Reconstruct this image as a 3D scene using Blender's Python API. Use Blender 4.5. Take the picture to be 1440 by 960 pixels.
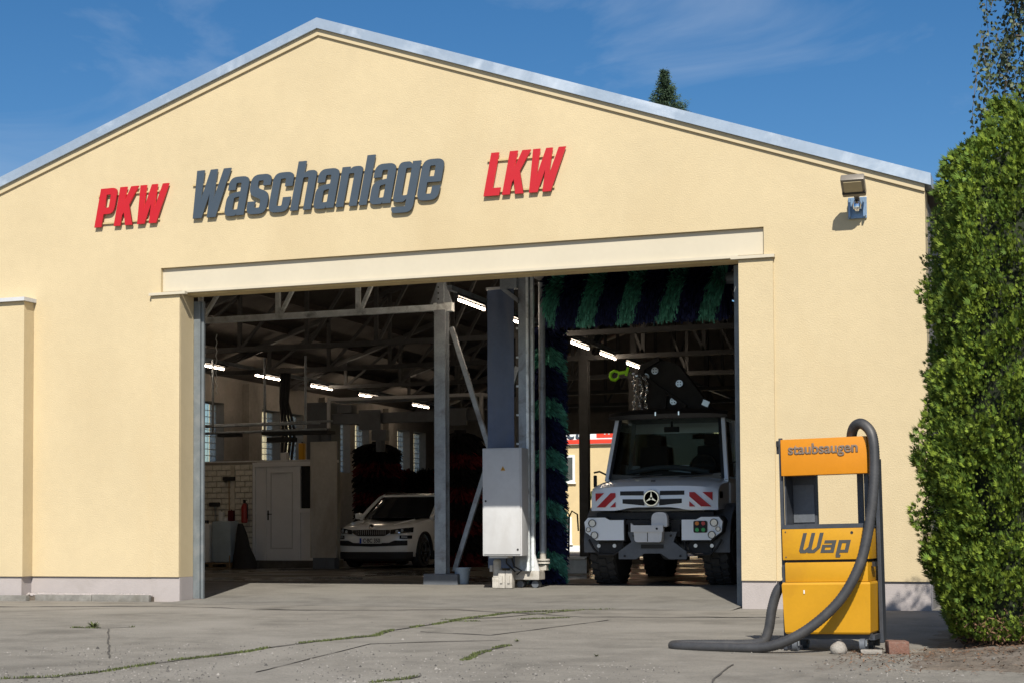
import bpy, bmesh, math, random
import numpy as np
from mathutils import Vector, Matrix, noise
R = math.radians
random.seed(7); RNG = np.random.default_rng(7)
for o in list(bpy.data.objects): bpy.data.objects.remove(o)
S = bpy.context.scene
C = S.collection

# ---------------------------------------------------------------- camera
cam = bpy.data.cameras.new('camera'); cam_o = bpy.data.objects.new('camera', cam); C.objects.link(cam_o)
YAW, PITCH, ROLL = 0.339019, 0.0386211, -0.0047986
fw = Vector((-math.sin(YAW)*math.cos(PITCH), math.cos(YAW)*math.cos(PITCH), math.sin(PITCH)))
rt = Vector((math.cos(YAW), math.sin(YAW), 0)); up = rt.cross(fw)
r2 = rt*math.cos(ROLL)+up*math.sin(ROLL); u2 = -rt*math.sin(ROLL)+up*math.cos(ROLL)
M = Matrix((r2, u2, -fw)).transposed().to_4x4(); M.translation = (0, -20, 1.02)
cam_o.matrix_world = M
cam.sensor_width = 36; cam.lens = 2203.885/1440*36; cam.shift_y = 179.74/1440
cam.clip_start = 0.1; cam.clip_end = 2000
S.camera = cam_o

# ---------------------------------------------------------------- sky and sun
EL, AZ = R(44.0), R(19.5)
sun_dir = Vector((math.sin(AZ)*math.cos(EL), -math.cos(AZ)*math.cos(EL), math.sin(EL)))
W = bpy.data.worlds.new('World'); S.world = W; W.use_nodes = True
nt = W.node_tree; nt.nodes.clear()
out = nt.nodes.new('ShaderNodeOutputWorld'); bg = nt.nodes.new('ShaderNodeBackground')
sky = nt.nodes.new('ShaderNodeTexSky'); sky.sky_type = 'NISHITA'; sky.sun_disc = False
sky.sun_elevation = EL; sky.sun_rotation = math.pi-AZ
sky.altitude = 900; sky.air_density = 1.0; sky.dust_density = 1.6; sky.ozone_density = 2.6
hs = nt.nodes.new('ShaderNodeHueSaturation'); hs.inputs['Saturation'].default_value = 1.32; hs.inputs['Value'].default_value = 0.90
nt.links.new(sky.outputs[0], hs.inputs['Color'])
# thin cirrus wisps, the same all round the sky
tc = nt.nodes.new('ShaderNodeTexCoord'); mp = nt.nodes.new('ShaderNodeMapping')
mp.inputs['Scale'].default_value = (2.6, 1.5, 6.0); mp.inputs['Rotation'].default_value = (0.25, 0.2, 0.5)
nz = nt.nodes.new('ShaderNodeTexNoise'); nz.inputs['Scale'].default_value = 2.2; nz.inputs['Detail'].default_value = 8; nz.inputs['Roughness'].default_value = 0.55; nz.inputs['Distortion'].default_value = 0.9
rp = nt.nodes.new('ShaderNodeValToRGB'); rp.color_ramp.elements[0].position = 0.53; rp.color_ramp.elements[1].position = 0.86
rp.color_ramp.elements[1].color = (0.3, 0.3, 0.3, 1)
mx = nt.nodes.new('ShaderNodeMixRGB'); mx.inputs['Color2'].default_value = (6.0, 6.6, 7.4, 1)
nt.links.new(tc.outputs['Generated'], mp.inputs[0]); nt.links.new(mp.outputs[0], nz.inputs['Vector']); nt.links.new(nz.outputs['Fac'], rp.inputs[0])
nt.links.new(rp.outputs[0], mx.inputs['Fac']); nt.links.new(hs.outputs[0], mx.inputs['Color1'])
nt.links.new(mx.outputs[0], bg.inputs['Color']); nt.links.new(bg.outputs[0], out.inputs[0])
bg.inputs['Strength'].default_value = 0.08
sl = bpy.data.lights.new('sun', 'SUN'); sl.energy = 4.15; sl.angle = R(0.53); sl.color = (1.0, 0.95, 0.86)
so = bpy.data.objects.new('sun', sl); C.objects.link(so)
so.rotation_euler = (-sun_dir).to_track_quat('-Z', 'Y').to_euler()
so.location = (10, -30, 40)
S.view_settings.view_transform = 'Standard'; S.view_settings.look = 'None'
S.view_settings.exposure = 0.5; S.view_settings.gamma = 1.0
S.cycles.max_bounces = 12; S.cycles.diffuse_bounces = 7; S.cycles.transparent_max_bounces = 16
S.render.resolution_x = 1024; S.render.resolution_y = 682

# ---------------------------------------------------------------- materials
MATS = {}
def mat(name, col, rough=0.7, metal=0.0, var=0.12, vscale=3.0, bump=0.0, bscale=60.0, spec=0.5, emit=None, estr=0, island=0.0, stain=None, sscale=0.6, streak=0, coat=0, trans=0, alpha=None):
    m = bpy.data.materials.new(name); m.use_nodes = True; MATS[name] = m
    n = m.node_tree.nodes; L = m.node_tree.links; b = n['Principled BSDF']
    b.inputs['Roughness'].default_value = rough; b.inputs['Metallic'].default_value = metal
    b.inputs['Specular IOR Level'].default_value = spec
    if coat: b.inputs['Coat Weight'].default_value = coat; b.inputs['Coat Roughness'].default_value = 0.06
    if trans: b.inputs['Transmission Weight'].default_value = trans
    t = n.new('ShaderNodeTexCoord'); cur = None
    def noisetex(sc, det=5, vec=None, dist=0.0):
        k = n.new('ShaderNodeTexNoise'); k.inputs['Scale'].default_value = sc; k.inputs['Detail'].default_value = det; k.inputs['Roughness'].default_value = 0.6
        k.inputs['Distortion'].default_value = dist
        L.new(vec if vec else t.outputs['Object'], k.inputs['Vector']); return k
    base = n.new('ShaderNodeRGB'); base.outputs[0].default_value = (*col, 1); cur = base.outputs[0]
    def mult(cur, fac_out, lo, hi):
        mr = n.new('ShaderNodeMapRange'); mr.inputs[1].default_value = 0.3; mr.inputs[2].default_value = 0.7; mr.inputs[3].default_value = lo; mr.inputs[4].default_value = hi
        L.new(fac_out, mr.inputs[0])
        v = n.new('ShaderNodeVectorMath'); v.operation = 'SCALE'; L.new(cur, v.inputs[0]); L.new(mr.outputs[0], v.inputs['Scale']); return v.outputs[0]
    if var: cur = mult(cur, noisetex(vscale).outputs['Fac'], 1-var, 1+var)
    if var: cur = mult(cur, noisetex(vscale*9, 3).outputs['Fac'], 1-var*0.5, 1+var*0.5)
    if stain:
        sn = noisetex(sscale, 7, dist=0.6)
        if streak:
            mpn = n.new('ShaderNodeMapping'); mpn.inputs['Scale'].default_value = (1, 1, 1.0/streak); L.new(t.outputs['Object'], mpn.inputs[0]); L.new(mpn.outputs[0], sn.inputs['Vector'])
        r = n.new('ShaderNodeMapRange'); r.inputs[1].default_value = 0.52; r.inputs[2].default_value = 0.72; L.new(sn.outputs['Fac'], r.inputs[0])
        mm = n.new('ShaderNodeMixRGB'); mm.inputs['Color2'].default_value = (*stain, 1); L.new(r.outputs[0], mm.inputs['Fac']); L.new(cur, mm.inputs['Color1']); cur = mm.outputs[0]
    if island:
        g = n.new('ShaderNodeNewGeometry'); mr = n.new('ShaderNodeMapRange'); mr.inputs[3].default_value = 1-island; mr.inputs[4].default_value = 1+island
        L.new(g.outputs['Random Per Island'], mr.inputs[0])
        v = n.new('ShaderNodeVectorMath'); v.operation = 'SCALE'; L.new(cur, v.inputs[0]); L.new(mr.outputs[0], v.inputs['Scale']); cur = v.outputs[0]
    L.new(cur, b.inputs['Base Color'])
    rn = noisetex(vscale*2.5, 4); mr = n.new('ShaderNodeMapRange'); mr.inputs[3].default_value = max(0.02, rough*0.8); mr.inputs[4].default_value = min(1, rough*1.2)
    L.new(rn.outputs['Fac'], mr.inputs[0]); L.new(mr.outputs[0], b.inputs['Roughness'])
    if bump:
        bn = noisetex(bscale, 4); bp = n.new('ShaderNodeBump'); bp.inputs['Strength'].default_value = bump; bp.inputs['Distance'].default_value = 0.02
        L.new(bn.outputs['Fac'], bp.inputs['Height']); L.new(bp.outputs[0], b.inputs['Normal'])
    if emit: b.inputs['Emission Color'].default_value = (*emit, 1); b.inputs['Emission Strength'].default_value = estr
    return m
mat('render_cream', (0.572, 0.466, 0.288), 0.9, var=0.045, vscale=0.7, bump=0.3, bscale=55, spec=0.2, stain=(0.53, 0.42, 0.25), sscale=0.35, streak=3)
mat('trim_cream', (0.55, 0.45, 0.28), 0.45, var=0.02, vscale=1.2, spec=0.4)
mat('panel_cream', (0.56, 0.50, 0.38), 0.5, var=0.025, vscale=1.5, spec=0.35)
mat('soffit_tan', (0.52, 0.40, 0.2), 0.7)
mat('plinth_grey', (0.40, 0.36, 0.345), 0.9, var=0.04, vscale=1.5, bump=0.3, bscale=70, spec=0.2, stain=(0.35, 0.315, 0.295), sscale=1.6)
mat('zinc', (0.36, 0.43, 0.51), 0.42, 0.4, var=0.07, vscale=2.0, stain=(0.62, 0.68, 0.74), sscale=1.3)
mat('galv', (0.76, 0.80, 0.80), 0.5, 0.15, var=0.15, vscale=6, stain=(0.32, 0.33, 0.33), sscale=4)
mat('galv_old', (0.30, 0.33, 0.36), 0.5, 0.3, var=0.2, vscale=4, stain=(0.16, 0.15, 0.15), sscale=3)
mat('frame_blue', (0.15, 0.17, 0.178), 0.6, 0.1, var=0.15, vscale=5, stain=(0.20, 0.21, 0.21), sscale=5)
mat('truss_steel_shaded', (0.075, 0.075, 0.075), 0.6, 0.2, var=0.2, vscale=4)  # galvanised steel deep in the hall, its shade put into the colour
mat('roof_sheet', (0.085, 0.075, 0.066), 0.9, var=0.25, vscale=1.5)
mat('timber_dark', (0.05, 0.04, 0.034), 0.85, var=0.3, vscale=2)
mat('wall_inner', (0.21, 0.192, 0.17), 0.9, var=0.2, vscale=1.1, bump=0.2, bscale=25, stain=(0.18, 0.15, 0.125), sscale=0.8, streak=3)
mat('glazed_brick', (0.66, 0.62, 0.53), 0.4, var=0.15, vscale=3, stain=(0.30, 0.25, 0.18), sscale=2.2)
mat('mortar', (0.20, 0.18, 0.155), 0.9)
mat('glass_block', (0.66, 0.70, 0.68), 0.25, var=0.1, vscale=6, trans=0.85)
mat('door_white', (0.74, 0.74, 0.75), 0.45, var=0.04)
mat('dark_glass', (0.015, 0.018, 0.022), 0.06, var=0.0, spec=0.6)
mat('black_rubber', (0.018, 0.018, 0.02), 0.75, var=0.2, bump=0.2, bscale=90)
mat('black_paint', (0.012, 0.012, 0.013), 0.3, var=0.1)
mat('black_matte', (0.015, 0.015, 0.016), 0.7, var=0.15)
mat('fire_red', (0.30, 0.02, 0.015), 0.35, var=0.1)
mat('sign_red', (0.47, 0.009, 0.015), 0.45, var=0.03)
mat('sign_slate', (0.047, 0.066, 0.088), 0.5, var=0.05)
mat('vac_yellow', (0.53, 0.265, 0.009), 0.42, var=0.05, vscale=4, spec=0.4, stain=(0.45, 0.215, 0.010), sscale=2.4)
mat('worn_yellow', (0.495, 0.240, 0.010), 0.6, var=0.15, vscale=14)
mat('vac_orange', (0.58, 0.215, 0.007), 0.42, var=0.03, vscale=4, spec=0.4)
mat('vac_dark', (0.045, 0.05, 0.06), 0.5, 0.1, var=0.2, vscale=6)
mat('vac_text', (0.17, 0.13, 0.10), 0.6, var=0.12, vscale=12)
mat('vac_logo', (0.055, 0.055, 0.052), 0.6, var=0.1)
mat('hose', (0.045, 0.045, 0.047), 0.5, var=0.25, vscale=7, stain=(0.075, 0.07, 0.066), sscale=3)
mat('cabinet_grey', (0.55, 0.55, 0.55), 0.45, var=0.06, vscale=2, stain=(0.48, 0.47, 0.455), sscale=1.5, streak=4)
mat('cast_beige', (0.46, 0.43, 0.38), 0.8, var=0.18, vscale=8, stain=(0.28, 0.25, 0.2), sscale=6)
mat('curtain_blue', (0.085, 0.115, 0.19), 0.6, var=0.12, vscale=2, stain=(0.12, 0.14, 0.19), sscale=1.5, streak=4)
mat('foam_green', (0.13, 0.42, 0.32), 0.85, var=0.15, island=0.5, spec=0.2)
mat('foam_navy', (0.022, 0.030, 0.095), 0.85, var=0.15, island=0.5, spec=0.2)
mat('foam_red', (0.11, 0.012, 0.014), 0.9, var=0.15, island=0.5, spec=0.2)
mat('foam_black', (0.012, 0.011, 0.011), 0.9, island=0.5, spec=0.2)
mat('stainless', (0.55, 0.53, 0.49), 0.42, 0.45, var=0.12, vscale=1.6, stain=(0.36, 0.32, 0.27), sscale=1.3, streak=3)
mat('truck_white', (0.84, 0.90, 0.97), 0.25, var=0.02, coat=0.6)
mat('car_white', (0.90, 0.91, 0.90), 0.22, var=0.01, coat=0.7)
mat('white_plain', (0.72, 0.72, 0.70), 0.5, var=0.05)
mat('truck_grey', (0.10, 0.11, 0.125), 0.55, var=0.15, vscale=4)
mat('coupling_white', (0.68, 0.69, 0.70), 0.5, var=0.06)
mat("tyre", (0.028, 0.028, 0.029), 0.85, var=0.25, vscale=8, bump=0.2, bscale=80)
mat('chrome', (0.75, 0.76, 0.78), 0.12, 1.0, var=0.02)
mat('alloy', (0.52, 0.53, 0.55), 0.28, 0.9, var=0.05)
mat('lens', (0.62, 0.66, 0.70), 0.1, 0.3, var=0.05)
mat('amber', (0.7, 0.2, 0.01), 0.3); mat('green_lens', (0.02, 0.35, 0.08), 0.3); mat('red_lens', (0.5, 0.03, 0.03), 0.3)
mat('lime', (0.42, 0.95, 0.02), 0.5, var=0.05)
mat('plate_blue', (0.01, 0.06, 0.4), 0.4); mat('plate_text', (0.01, 0.01, 0.012), 0.5)
mat('seat', (0.02, 0.02, 0.022), 0.8); mat('dash', (0.035, 0.038, 0.042), 0.6)
mat('lamp_tube', (0.9, 0.85, 0.75), 0.5, var=0, emit=(1.0, 0.80, 0.60), estr=28)
mat('lamp_house', (0.05, 0.052, 0.055), 0.6)
mat('led_panel', (0.40, 0.33, 0.20), 0.35, var=0.1)
mat('flood_body', (0.22, 0.195, 0.16), 0.45, 0.2); mat('flood_plate', (0.19, 0.29, 0.42), 0.35, 0.2, var=0.12, vscale=9)
mat('tank_blue', (0.35, 0.42, 0.46), 0.4, var=0.1, vscale=4); mat('bucket_blue', (0.30, 0.37, 0.44), 0.5, var=0.12, vscale=8)
mat('wood', (0.25, 0.17, 0.09), 0.7)
mat('bldg_yellow', (0.62, 0.48, 0.26), 0.9, var=0.06, vscale=2, bump=0.4, bscale=20); mat('bldg_band', (0.75, 0.05, 0.02), 0.5); mat('bldg_white', (0.8, 0.8, 0.78), 0.5)
mat('window_dim', (0.07, 0.075, 0.07), 0.12, var=0.2)
mat('thuja_light', (0.145, 0.20, 0.021), 0.7, var=0.25, vscale=2.2, island=0.45, spec=0.25)
mat('thuja_dark', (0.075, 0.125, 0.017), 0.75, var=0.2, vscale=2.2, island=0.5, spec=0.25)
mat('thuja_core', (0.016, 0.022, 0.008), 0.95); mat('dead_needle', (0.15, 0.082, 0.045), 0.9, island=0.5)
mat('spruce_needle', (0.045, 0.075, 0.04), 0.8, var=0.2, island=0.5, spec=0.2)
mat('birch_leaf', (0.05, 0.07, 0.028), 0.6, island=0.6); mat('bark', (0.10, 0.08, 0.06), 0.95, var=0.3, vscale=8, bump=0.5, bscale=20)
mat('grass', (0.075, 0.092, 0.025), 0.85, island=0.5); mat('stone', (0.30, 0.275, 0.24), 0.9, var=0.25, vscale=9, bump=0.4, bscale=30)
mat('brick_red', (0.17, 0.085, 0.06), 0.9, var=0.3, vscale=12, stain=(0.22, 0.16, 0.13), sscale=9)
mat('grit', (0.20, 0.185, 0.165), 0.95, var=0.1, island=0.75); mat('crack_dark', (0.075, 0.068, 0.058), 0.95, var=0.3, vscale=5); mat('kerb_stone', (0.20, 0.19, 0.17), 0.9, var=0.25, vscale=7, bump=0.5, bscale=40, stain=(0.15, 0.14, 0.115), sscale=3)
mat('soil', (0.155, 0.125, 0.095), 0.98, var=0.35, vscale=6, bump=0.9, bscale=45, stain=(0.20, 0.17, 0.14), sscale=3)
def concrete(name, base, dark, light, wet=0.0, joints=False):
    m = mat(name, base, 0.9, var=0.17, vscale=2.2, bump=0.8, bscale=30, spec=0.25, stain=dark, sscale=0.9)
    n = m.node_tree.nodes; L = m.node_tree.links; b = n['Principled BSDF']; t = n['Texture Coordinate']
    cur = b.inputs['Base Color'].links[0].from_socket
    k = n.new('ShaderNodeTexNoise'); k.inputs['Scale'].default_value = 0.23; k.inputs['Detail'].default_value = 6; k.inputs['Distortion'].default_value = 1.2; L.new(t.outputs['Object'], k.inputs['Vector'])
    r = n.new('ShaderNodeMapRange'); r.inputs[1].default_value = 0.5; r.inputs[2].default_value = 0.66; L.new(k.outputs['Fac'], r.inputs[0])
    mm = n.new('ShaderNodeMixRGB'); mm.inputs['Color2'].default_value = (*light, 1); L.new(r.outputs[0], mm.inputs['Fac']); L.new(cur, mm.inputs['Color1']); cur = mm.outputs[0]
    # exposed aggregate specks
    v = n.new('ShaderNodeTexVoronoi'); v.inputs['Scale'].default_value = 26; L.new(t.outputs['Object'], v.inputs['Vector'])
    sp = n.new('ShaderNodeMapRange'); sp.inputs[1].default_value = 0.10; sp.inputs[2].default_value = 0.24; sp.inputs[3].default_value = 0.8; sp.inputs[4].default_value = 0.0; L.new(v.outputs['Distance'], sp.inputs[0])
    k2 = n.new('ShaderNodeTexNoise'); k2.inputs['Scale'].default_value = 0.55; k2.inputs['Detail'].default_value = 3; L.new(t.outputs['Object'], k2.inputs['Vector'])
    r2_ = n.new('ShaderNodeMapRange'); r2_.inputs[1].default_value = 0.42; r2_.inputs[2].default_value = 0.56; L.new(k2.outputs['Fac'], r2_.inputs[0])
    mu = n.new('ShaderNodeMath'); mu.operation = 'MULTIPLY'; L.new(sp.outputs[0], mu.inputs[0]); L.new(r2_.outputs[0], mu.inputs[1])
    m3 = n.new('ShaderNodeMixRGB'); m3.inputs['Color2'].default_value = (base[0]*0.4, base[1]*0.4, base[2]*0.42, 1); L.new(mu.outputs[0], m3.inputs['Fac']); L.new(cur, m3.inputs['Color1'])
    L.new(m3.outputs[0], b.inputs['Base Color'])
    if wet:
        w = n.new('ShaderNodeTexNoise'); w.inputs['Scale'].default_value = 0.5; w.inputs['Detail'].default_value = 4; w.inputs['Distortion'].default_value = 0.8; L.new(t.outputs['Object'], w.inputs['Vector'])
        mr = n.new('ShaderNodeMapRange'); mr.inputs[1].default_value = 0.45; mr.inputs[2].default_value = 0.58; mr.inputs[3].default_value = 0.62; mr.inputs[4].default_value = 0.1; L.new(w.outputs['Fac'], mr.inputs[0]); L.new(mr.outputs[0], b.inputs['Roughness'])
        bp = [x for x in n if x.type == 'BUMP'][0]; bp.inputs['Strength'].default_value = 0.12
    return m
concrete('concrete_yard', (0.220, 0.203, 0.174), (0.145, 0.134, 0.114), (0.268, 0.248, 0.215))
concrete('concrete_ramp', (0.200, 0.187, 0.163), (0.138, 0.129, 0.112), (0.24, 0.226, 0.196))
concrete('concrete_wet', (0.115, 0.105, 0.088), (0.06, 0.056, 0.05), (0.16, 0.148, 0.12), wet=1)
# thin clear glass: see-through with mirror reflection
gm = bpy.data.materials.new('clear_glass'); gm.use_nodes = True; MATS['clear_glass'] = gm
n = gm.node_tree.nodes; n.clear(); L = gm.node_tree.links
go = n.new('ShaderNodeOutputMaterial'); mixs = n.new('ShaderNodeMixShader'); tr = n.new('ShaderNodeBsdfTransparent'); gl = n.new('ShaderNodeBsdfGlossy'); fr = n.new('ShaderNodeFresnel')
tr.inputs[0].default_value = (0.55, 0.62, 0.60, 1); gl.inputs['Roughness'].default_value = 0.03; fr.inputs['IOR'].default_value = 1.5
L.new(fr.outputs[0], mixs.inputs[0]); L.new(tr.outputs[0], mixs.inputs[1]); L.new(gl.outputs[0], mixs.inputs[2]); L.new(mixs.outputs[0], go.inputs[0])

g2 = MATS['glass_block']; n = g2.node_tree.nodes; L = g2.node_tree.links; o_ = [q for q in n if q.type == 'OUTPUT_MATERIAL'][0]
tl = n.new('ShaderNodeBsdfTranslucent'); tl.inputs[0].default_value = (0.92, 0.96, 0.93, 1); tp = n.new('ShaderNodeBsdfTransparent'); tp.inputs[0].default_value = (0.98, 1.0, 0.96, 1)
m1 = n.new('ShaderNodeMixShader'); m1.inputs[0].default_value = 0.75; L.new(tl.outputs[0], m1.inputs[1]); L.new(tp.outputs[0], m1.inputs[2])
gl2 = n.new('ShaderNodeBsdfGlossy'); gl2.inputs['Roughness'].default_value = 0.15; f2 = n.new('ShaderNodeFresnel'); f2.inputs[0].default_value = 1.08; m2 = n.new('ShaderNodeMixShader'); L.new(f2.outputs[0], m2.inputs[0]); L.new(m1.outputs[0], m2.inputs[1]); L.new(gl2.outputs[0], m2.inputs[2]); L.new(m2.outputs[0], o_.inputs[0])
# ---------------------------------------------------------------- helpers
def setp(o, label=None, cat=None, group=None, kind=None):
    if label: o['label'] = label
    if cat: o['category'] = cat
    if group: o['group'] = group
    if kind: o['kind'] = kind
    return o
def link(o, parent=None):
    C.objects.link(o)
    if parent is not None:
        o.parent = parent
        if parent.get('_w'): o.matrix_parent_inverse = Matrix.Translation(-Vector(parent['_w']))
    return o
def thing(name, label, cat, loc=(0, 0, 0), rotz=0, group=None, world=False):
    o = bpy.data.objects.new(name, None); o.empty_display_size = 0.2; C.objects.link(o)
    o.location = loc; o.rotation_euler = (0, 0, rotz)
    if world: o['_w'] = list(loc)
    return setp(o, label, cat, group)
class B:
    def __init__(s): s.bm = bmesh.new()
    def box(s, c, d, rot=None, bev=0.0):
        r = bmesh.ops.create_cube(s.bm, size=1.0); vs = r['verts']
        m = Matrix.Translation(c) @ (rot.to_4x4() if rot else Matrix()) @ Matrix.Diagonal((*d, 1))
        bmesh.ops.transform(s.bm, matrix=m, verts=vs)
        if bev:
            es = list({e for v in vs for e in v.link_edges})
            bmesh.ops.bevel(s.bm, geom=es, offset=bev, segments=2, affect='EDGES', profile=0.6)
        return s
    def bx(s, x0, x1, y0, y1, z0, z1, bev=0.0):
        return s.box(((x0+x1)/2, (y0+y1)/2, (z0+z1)/2), (abs(x1-x0), abs(y1-y0), abs(z1-z0)), None, bev)
    def cyl(s, p0, p1, r0, r1=None, n=16, caps=True):
        p0, p1 = Vector(p0), Vector(p1); d = p1-p0; r1 = r0 if r1 is None else r1
        q = d.to_track_quat('Z', 'Y').to_matrix().to_4x4()
        bmesh.ops.create_cone(s.bm, cap_ends=caps, segments=n, radius1=r0, radius2=r1, depth=d.length, matrix=Matrix.Translation((p0+p1)/2) @ q)
        return s
    def bar(s, p0, p1, w, h, up=(0, 0, 1), bev=0):
        p0, p1 = Vector(p0), Vector(p1); d = (p1-p0); L = d.length; d.normalize(); u = Vector(up)
        x = d.cross(u)
        if x.length < 1e-4: x = d.cross(Vector((1, 0, 0)))
        x.normalize(); u = x.cross(d)
        return s.box((p0+p1)/2, (w, L, h), Matrix((x, d, u)).transposed(), bev)
    def tube(s, pts, r, n=10, caps=True):
        pts = [Vector(p) for p in pts]; rings = []; ref = None
        for i, p in enumerate(pts):
            t = (pts[min(i+1, len(pts)-1)]-pts[max(i-1, 0)]).normalized()
            if ref is None: ref = t.orthogonal().normalized()
            ref = (ref-t*ref.dot(t)).normalized(); b = t.cross(ref)
            rr = r[i] if isinstance(r, (list, tuple)) else r
            rings.append([s.bm.verts.new(p+ref*rr*math.cos(a)+b*rr*math.sin(a)) for a in (2*math.pi*k/n for k in range(n))])
        for a, b in zip(rings, rings[1:]):
            for k in range(n): s.bm.faces.new((a[k], a[(k+1) % n], b[(k+1) % n], b[k]))
        if caps: s.bm.faces.new(rings[0][::-1]); s.bm.faces.new(rings[-1])
        return s
    def prism(s, poly, y0, y1, f=None):   # polygon in (x,z), extruded along y; f maps (x,y,z)->Vector
        f = f or (lambda x, y, z: Vector((x, y, z)))
        a = [s.bm.verts.new(f(x, y0, z)) for x, z in poly]; b = [s.bm.verts.new(f(x, y1, z)) for x, z in poly]
        s.bm.faces.new(a); s.bm.faces.new(b[::-1]); n = len(poly)
        for i in range(n): s.bm.faces.new((a[i], b[i], b[(i+1) % n], a[(i+1) % n]))
        return s
    def loft(s, secs, closed=True, caps=True):
        rings = [[s.bm.verts.new(p) for p in sec] for sec in secs]; n = len(rings[0])
        for a, b in zip(rings, rings[1:]):
            for k in range(n if closed else n-1): s.bm.faces.new((a[k], a[(k+1) % n], b[(k+1) % n], b[k]))
        if caps: s.bm.faces.new(rings[0][::-1]); s.bm.faces.new(rings[-1])
        return s
    def lathe(s, prof, n=24, m=None):     # (r,h) about local z
        m = m or Matrix(); rings = []
        for r, h in prof: rings.append([s.bm.verts.new(m @ Vector((r*math.cos(2*math.pi*k/n), r*math.sin(2*math.pi*k/n), h))) for k in range(n)])
        for a, b in zip(rings, rings[1:]):
            for k in range(n): s.bm.faces.new((a[k], a[(k+1) % n], b[(k+1) % n], b[k]))
        s.bm.faces.new(rings[0][::-1]); s.bm.faces.new(rings[-1]); return s
    def panel(s, x0, x1, zlo, zhi, yf, thick=0.01, n=8):   # curved panel facing -y between two curves
        g = [];
        for i in range(n+1):
            x = x0+(x1-x0)*i/n; a, b = zlo(x), zhi(x)
            g.append([(Vector((x, yf(x, z)-thick, z)), Vector((x, yf(x, z)+0.02, z))) for z in (a, (a+b)/2, b)])
        f = [[s.bm.verts.new(p[0]) for p in c] for c in g]; k = [[s.bm.verts.new(p[1]) for p in c] for c in g]
        for i in range(n):
            for j in range(2):
                s.bm.faces.new((f[i][j], f[i+1][j], f[i+1][j+1], f[i][j+1])); s.bm.faces.new((k[i][j+1], k[i+1][j+1], k[i+1][j], k[i][j]))
            s.bm.faces.new((f[i][0], k[i][0], k[i+1][0], f[i+1][0])); s.bm.faces.new((f[i][2], f[i+1][2], k[i+1][2], k[i][2]))
        for i in (0, n):
            for j in range(2): s.bm.faces.new((f[i][j], f[i][j+1], k[i][j+1], k[i][j]))
        return s
    def mesh(s, name, material, smooth=False, ang=35):
        bmesh.ops.recalc_face_normals(s.bm, faces=s.bm.faces)
        me = bpy.data.meshes.new(name); s.bm.to_mesh(me); s.bm.free()
        me.materials.append(MATS[material])
        if smooth:
            me.polygons.foreach_set('use_smooth', [True]*len(me.polygons))
            me.set_sharp_from_angle(angle=R(ang))
        return me
    def obj(s, name, material, parent=None, smooth=False, ang=35):
        return link(bpy.data.objects.new(name, s.mesh(name, material, smooth, ang)), parent)
def raw(name, verts, faces, material, parent=None, smooth=False):
    me = bpy.data.meshes.new(name); v = np.asarray(verts, dtype=np.float32).reshape(-1, 3); f = np.asarray(faces, dtype=np.int32)
    k = f.shape[1]; me.vertices.add(len(v)); me.vertices.foreach_set('co', v.ravel())
    me.loops.add(f.size); me.loops.foreach_set('vertex_index', f.ravel()); me.polygons.add(len(f))
    me.polygons.foreach_set('loop_start', np.arange(len(f), dtype=np.int32)*k)
    me.update(calc_edges=True); me.validate(); me.materials.append(MATS[material])
    if smooth: me.polygons.foreach_set('use_smooth', [True]*len(me.polygons))
    return link(bpy.data.objects.new(name, me), parent)
def inst(me, name, parent, loc=(0, 0, 0), rot=None, scale=None):
    o = bpy.data.objects.new(name, me); link(o, parent); o.location = loc
    if rot is not None: o.rotation_euler = rot
    if scale is not None: o.scale = scale
    return o
def cut(o, cutter):
    md = o.modifiers.new('b', 'BOOLEAN'); md.operation = 'DIFFERENCE'; md.solver = 'EXACT'; md.object = cutter
    bpy.context.view_layer.update(); dg = bpy.context.evaluated_depsgraph_get()
    me = bpy.data.meshes.new_from_object(o.evaluated_get(dg)); o.modifiers.clear(); o.data = me
def rpoly(pts, seg=5):            # rounded polygon: (x,y[,r])
    res = []; n = len(pts)
    for i, p in enumerate(pts):
        r = p[2] if len(p) > 2 else 0; P = Vector(p[:2])
        if r <= 0: res.append(tuple(P)); continue
        a = (Vector(pts[i-1][:2])-P); b = (Vector(pts[(i+1) % n][:2])-P); rr = min(r, a.length*0.49 if len(pts[i-1]) > 2 else a.length*0.95, b.length*0.49 if len(pts[(i+1) % n]) > 2 else b.length*0.95)
        A = P+a.normalized()*rr; Bp = P+b.normalized()*rr
        for k in range(seg+1):
            t = k/seg; res.append(tuple((1-t)**2*A+2*t*(1-t)*P+t*t*Bp))
    return res
def flat_mesh(name, contours, depth, material):     # contours in (x,z) facing -y, front at y=0
    cu = bpy.data.curves.new(name, 'CURVE'); cu.dimensions = '2D'; cu.fill_mode = 'BOTH'; cu.extrude = depth/2
    for c in contours:
        sp = cu.splines.new('POLY'); sp.points.add(len(c)-1); sp.use_cyclic_u = True
        for q, (x, y) in zip(sp.points, c): q.co = (x, y, 0, 1)
    return curve_mesh(cu, name, depth, material)
def curve_mesh(cu, name, depth, material):
    o = bpy.data.objects.new(name, cu); C.objects.link(o); bpy.context.view_layer.update()
    me = bpy.data.meshes.new_from_object(o.evaluated_get(bpy.context.evaluated_depsgraph_get()))
    bpy.data.objects.remove(o); bpy.data.curves.remove(cu)
    me.transform(Matrix(((1, 0, 0, 0), (0, 0, -1, depth/2), (0, 1, 0, 0), (0, 0, 0, 1))))
    me.materials.clear(); me.materials.append(MATS[material]); me.name = name; return me
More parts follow.
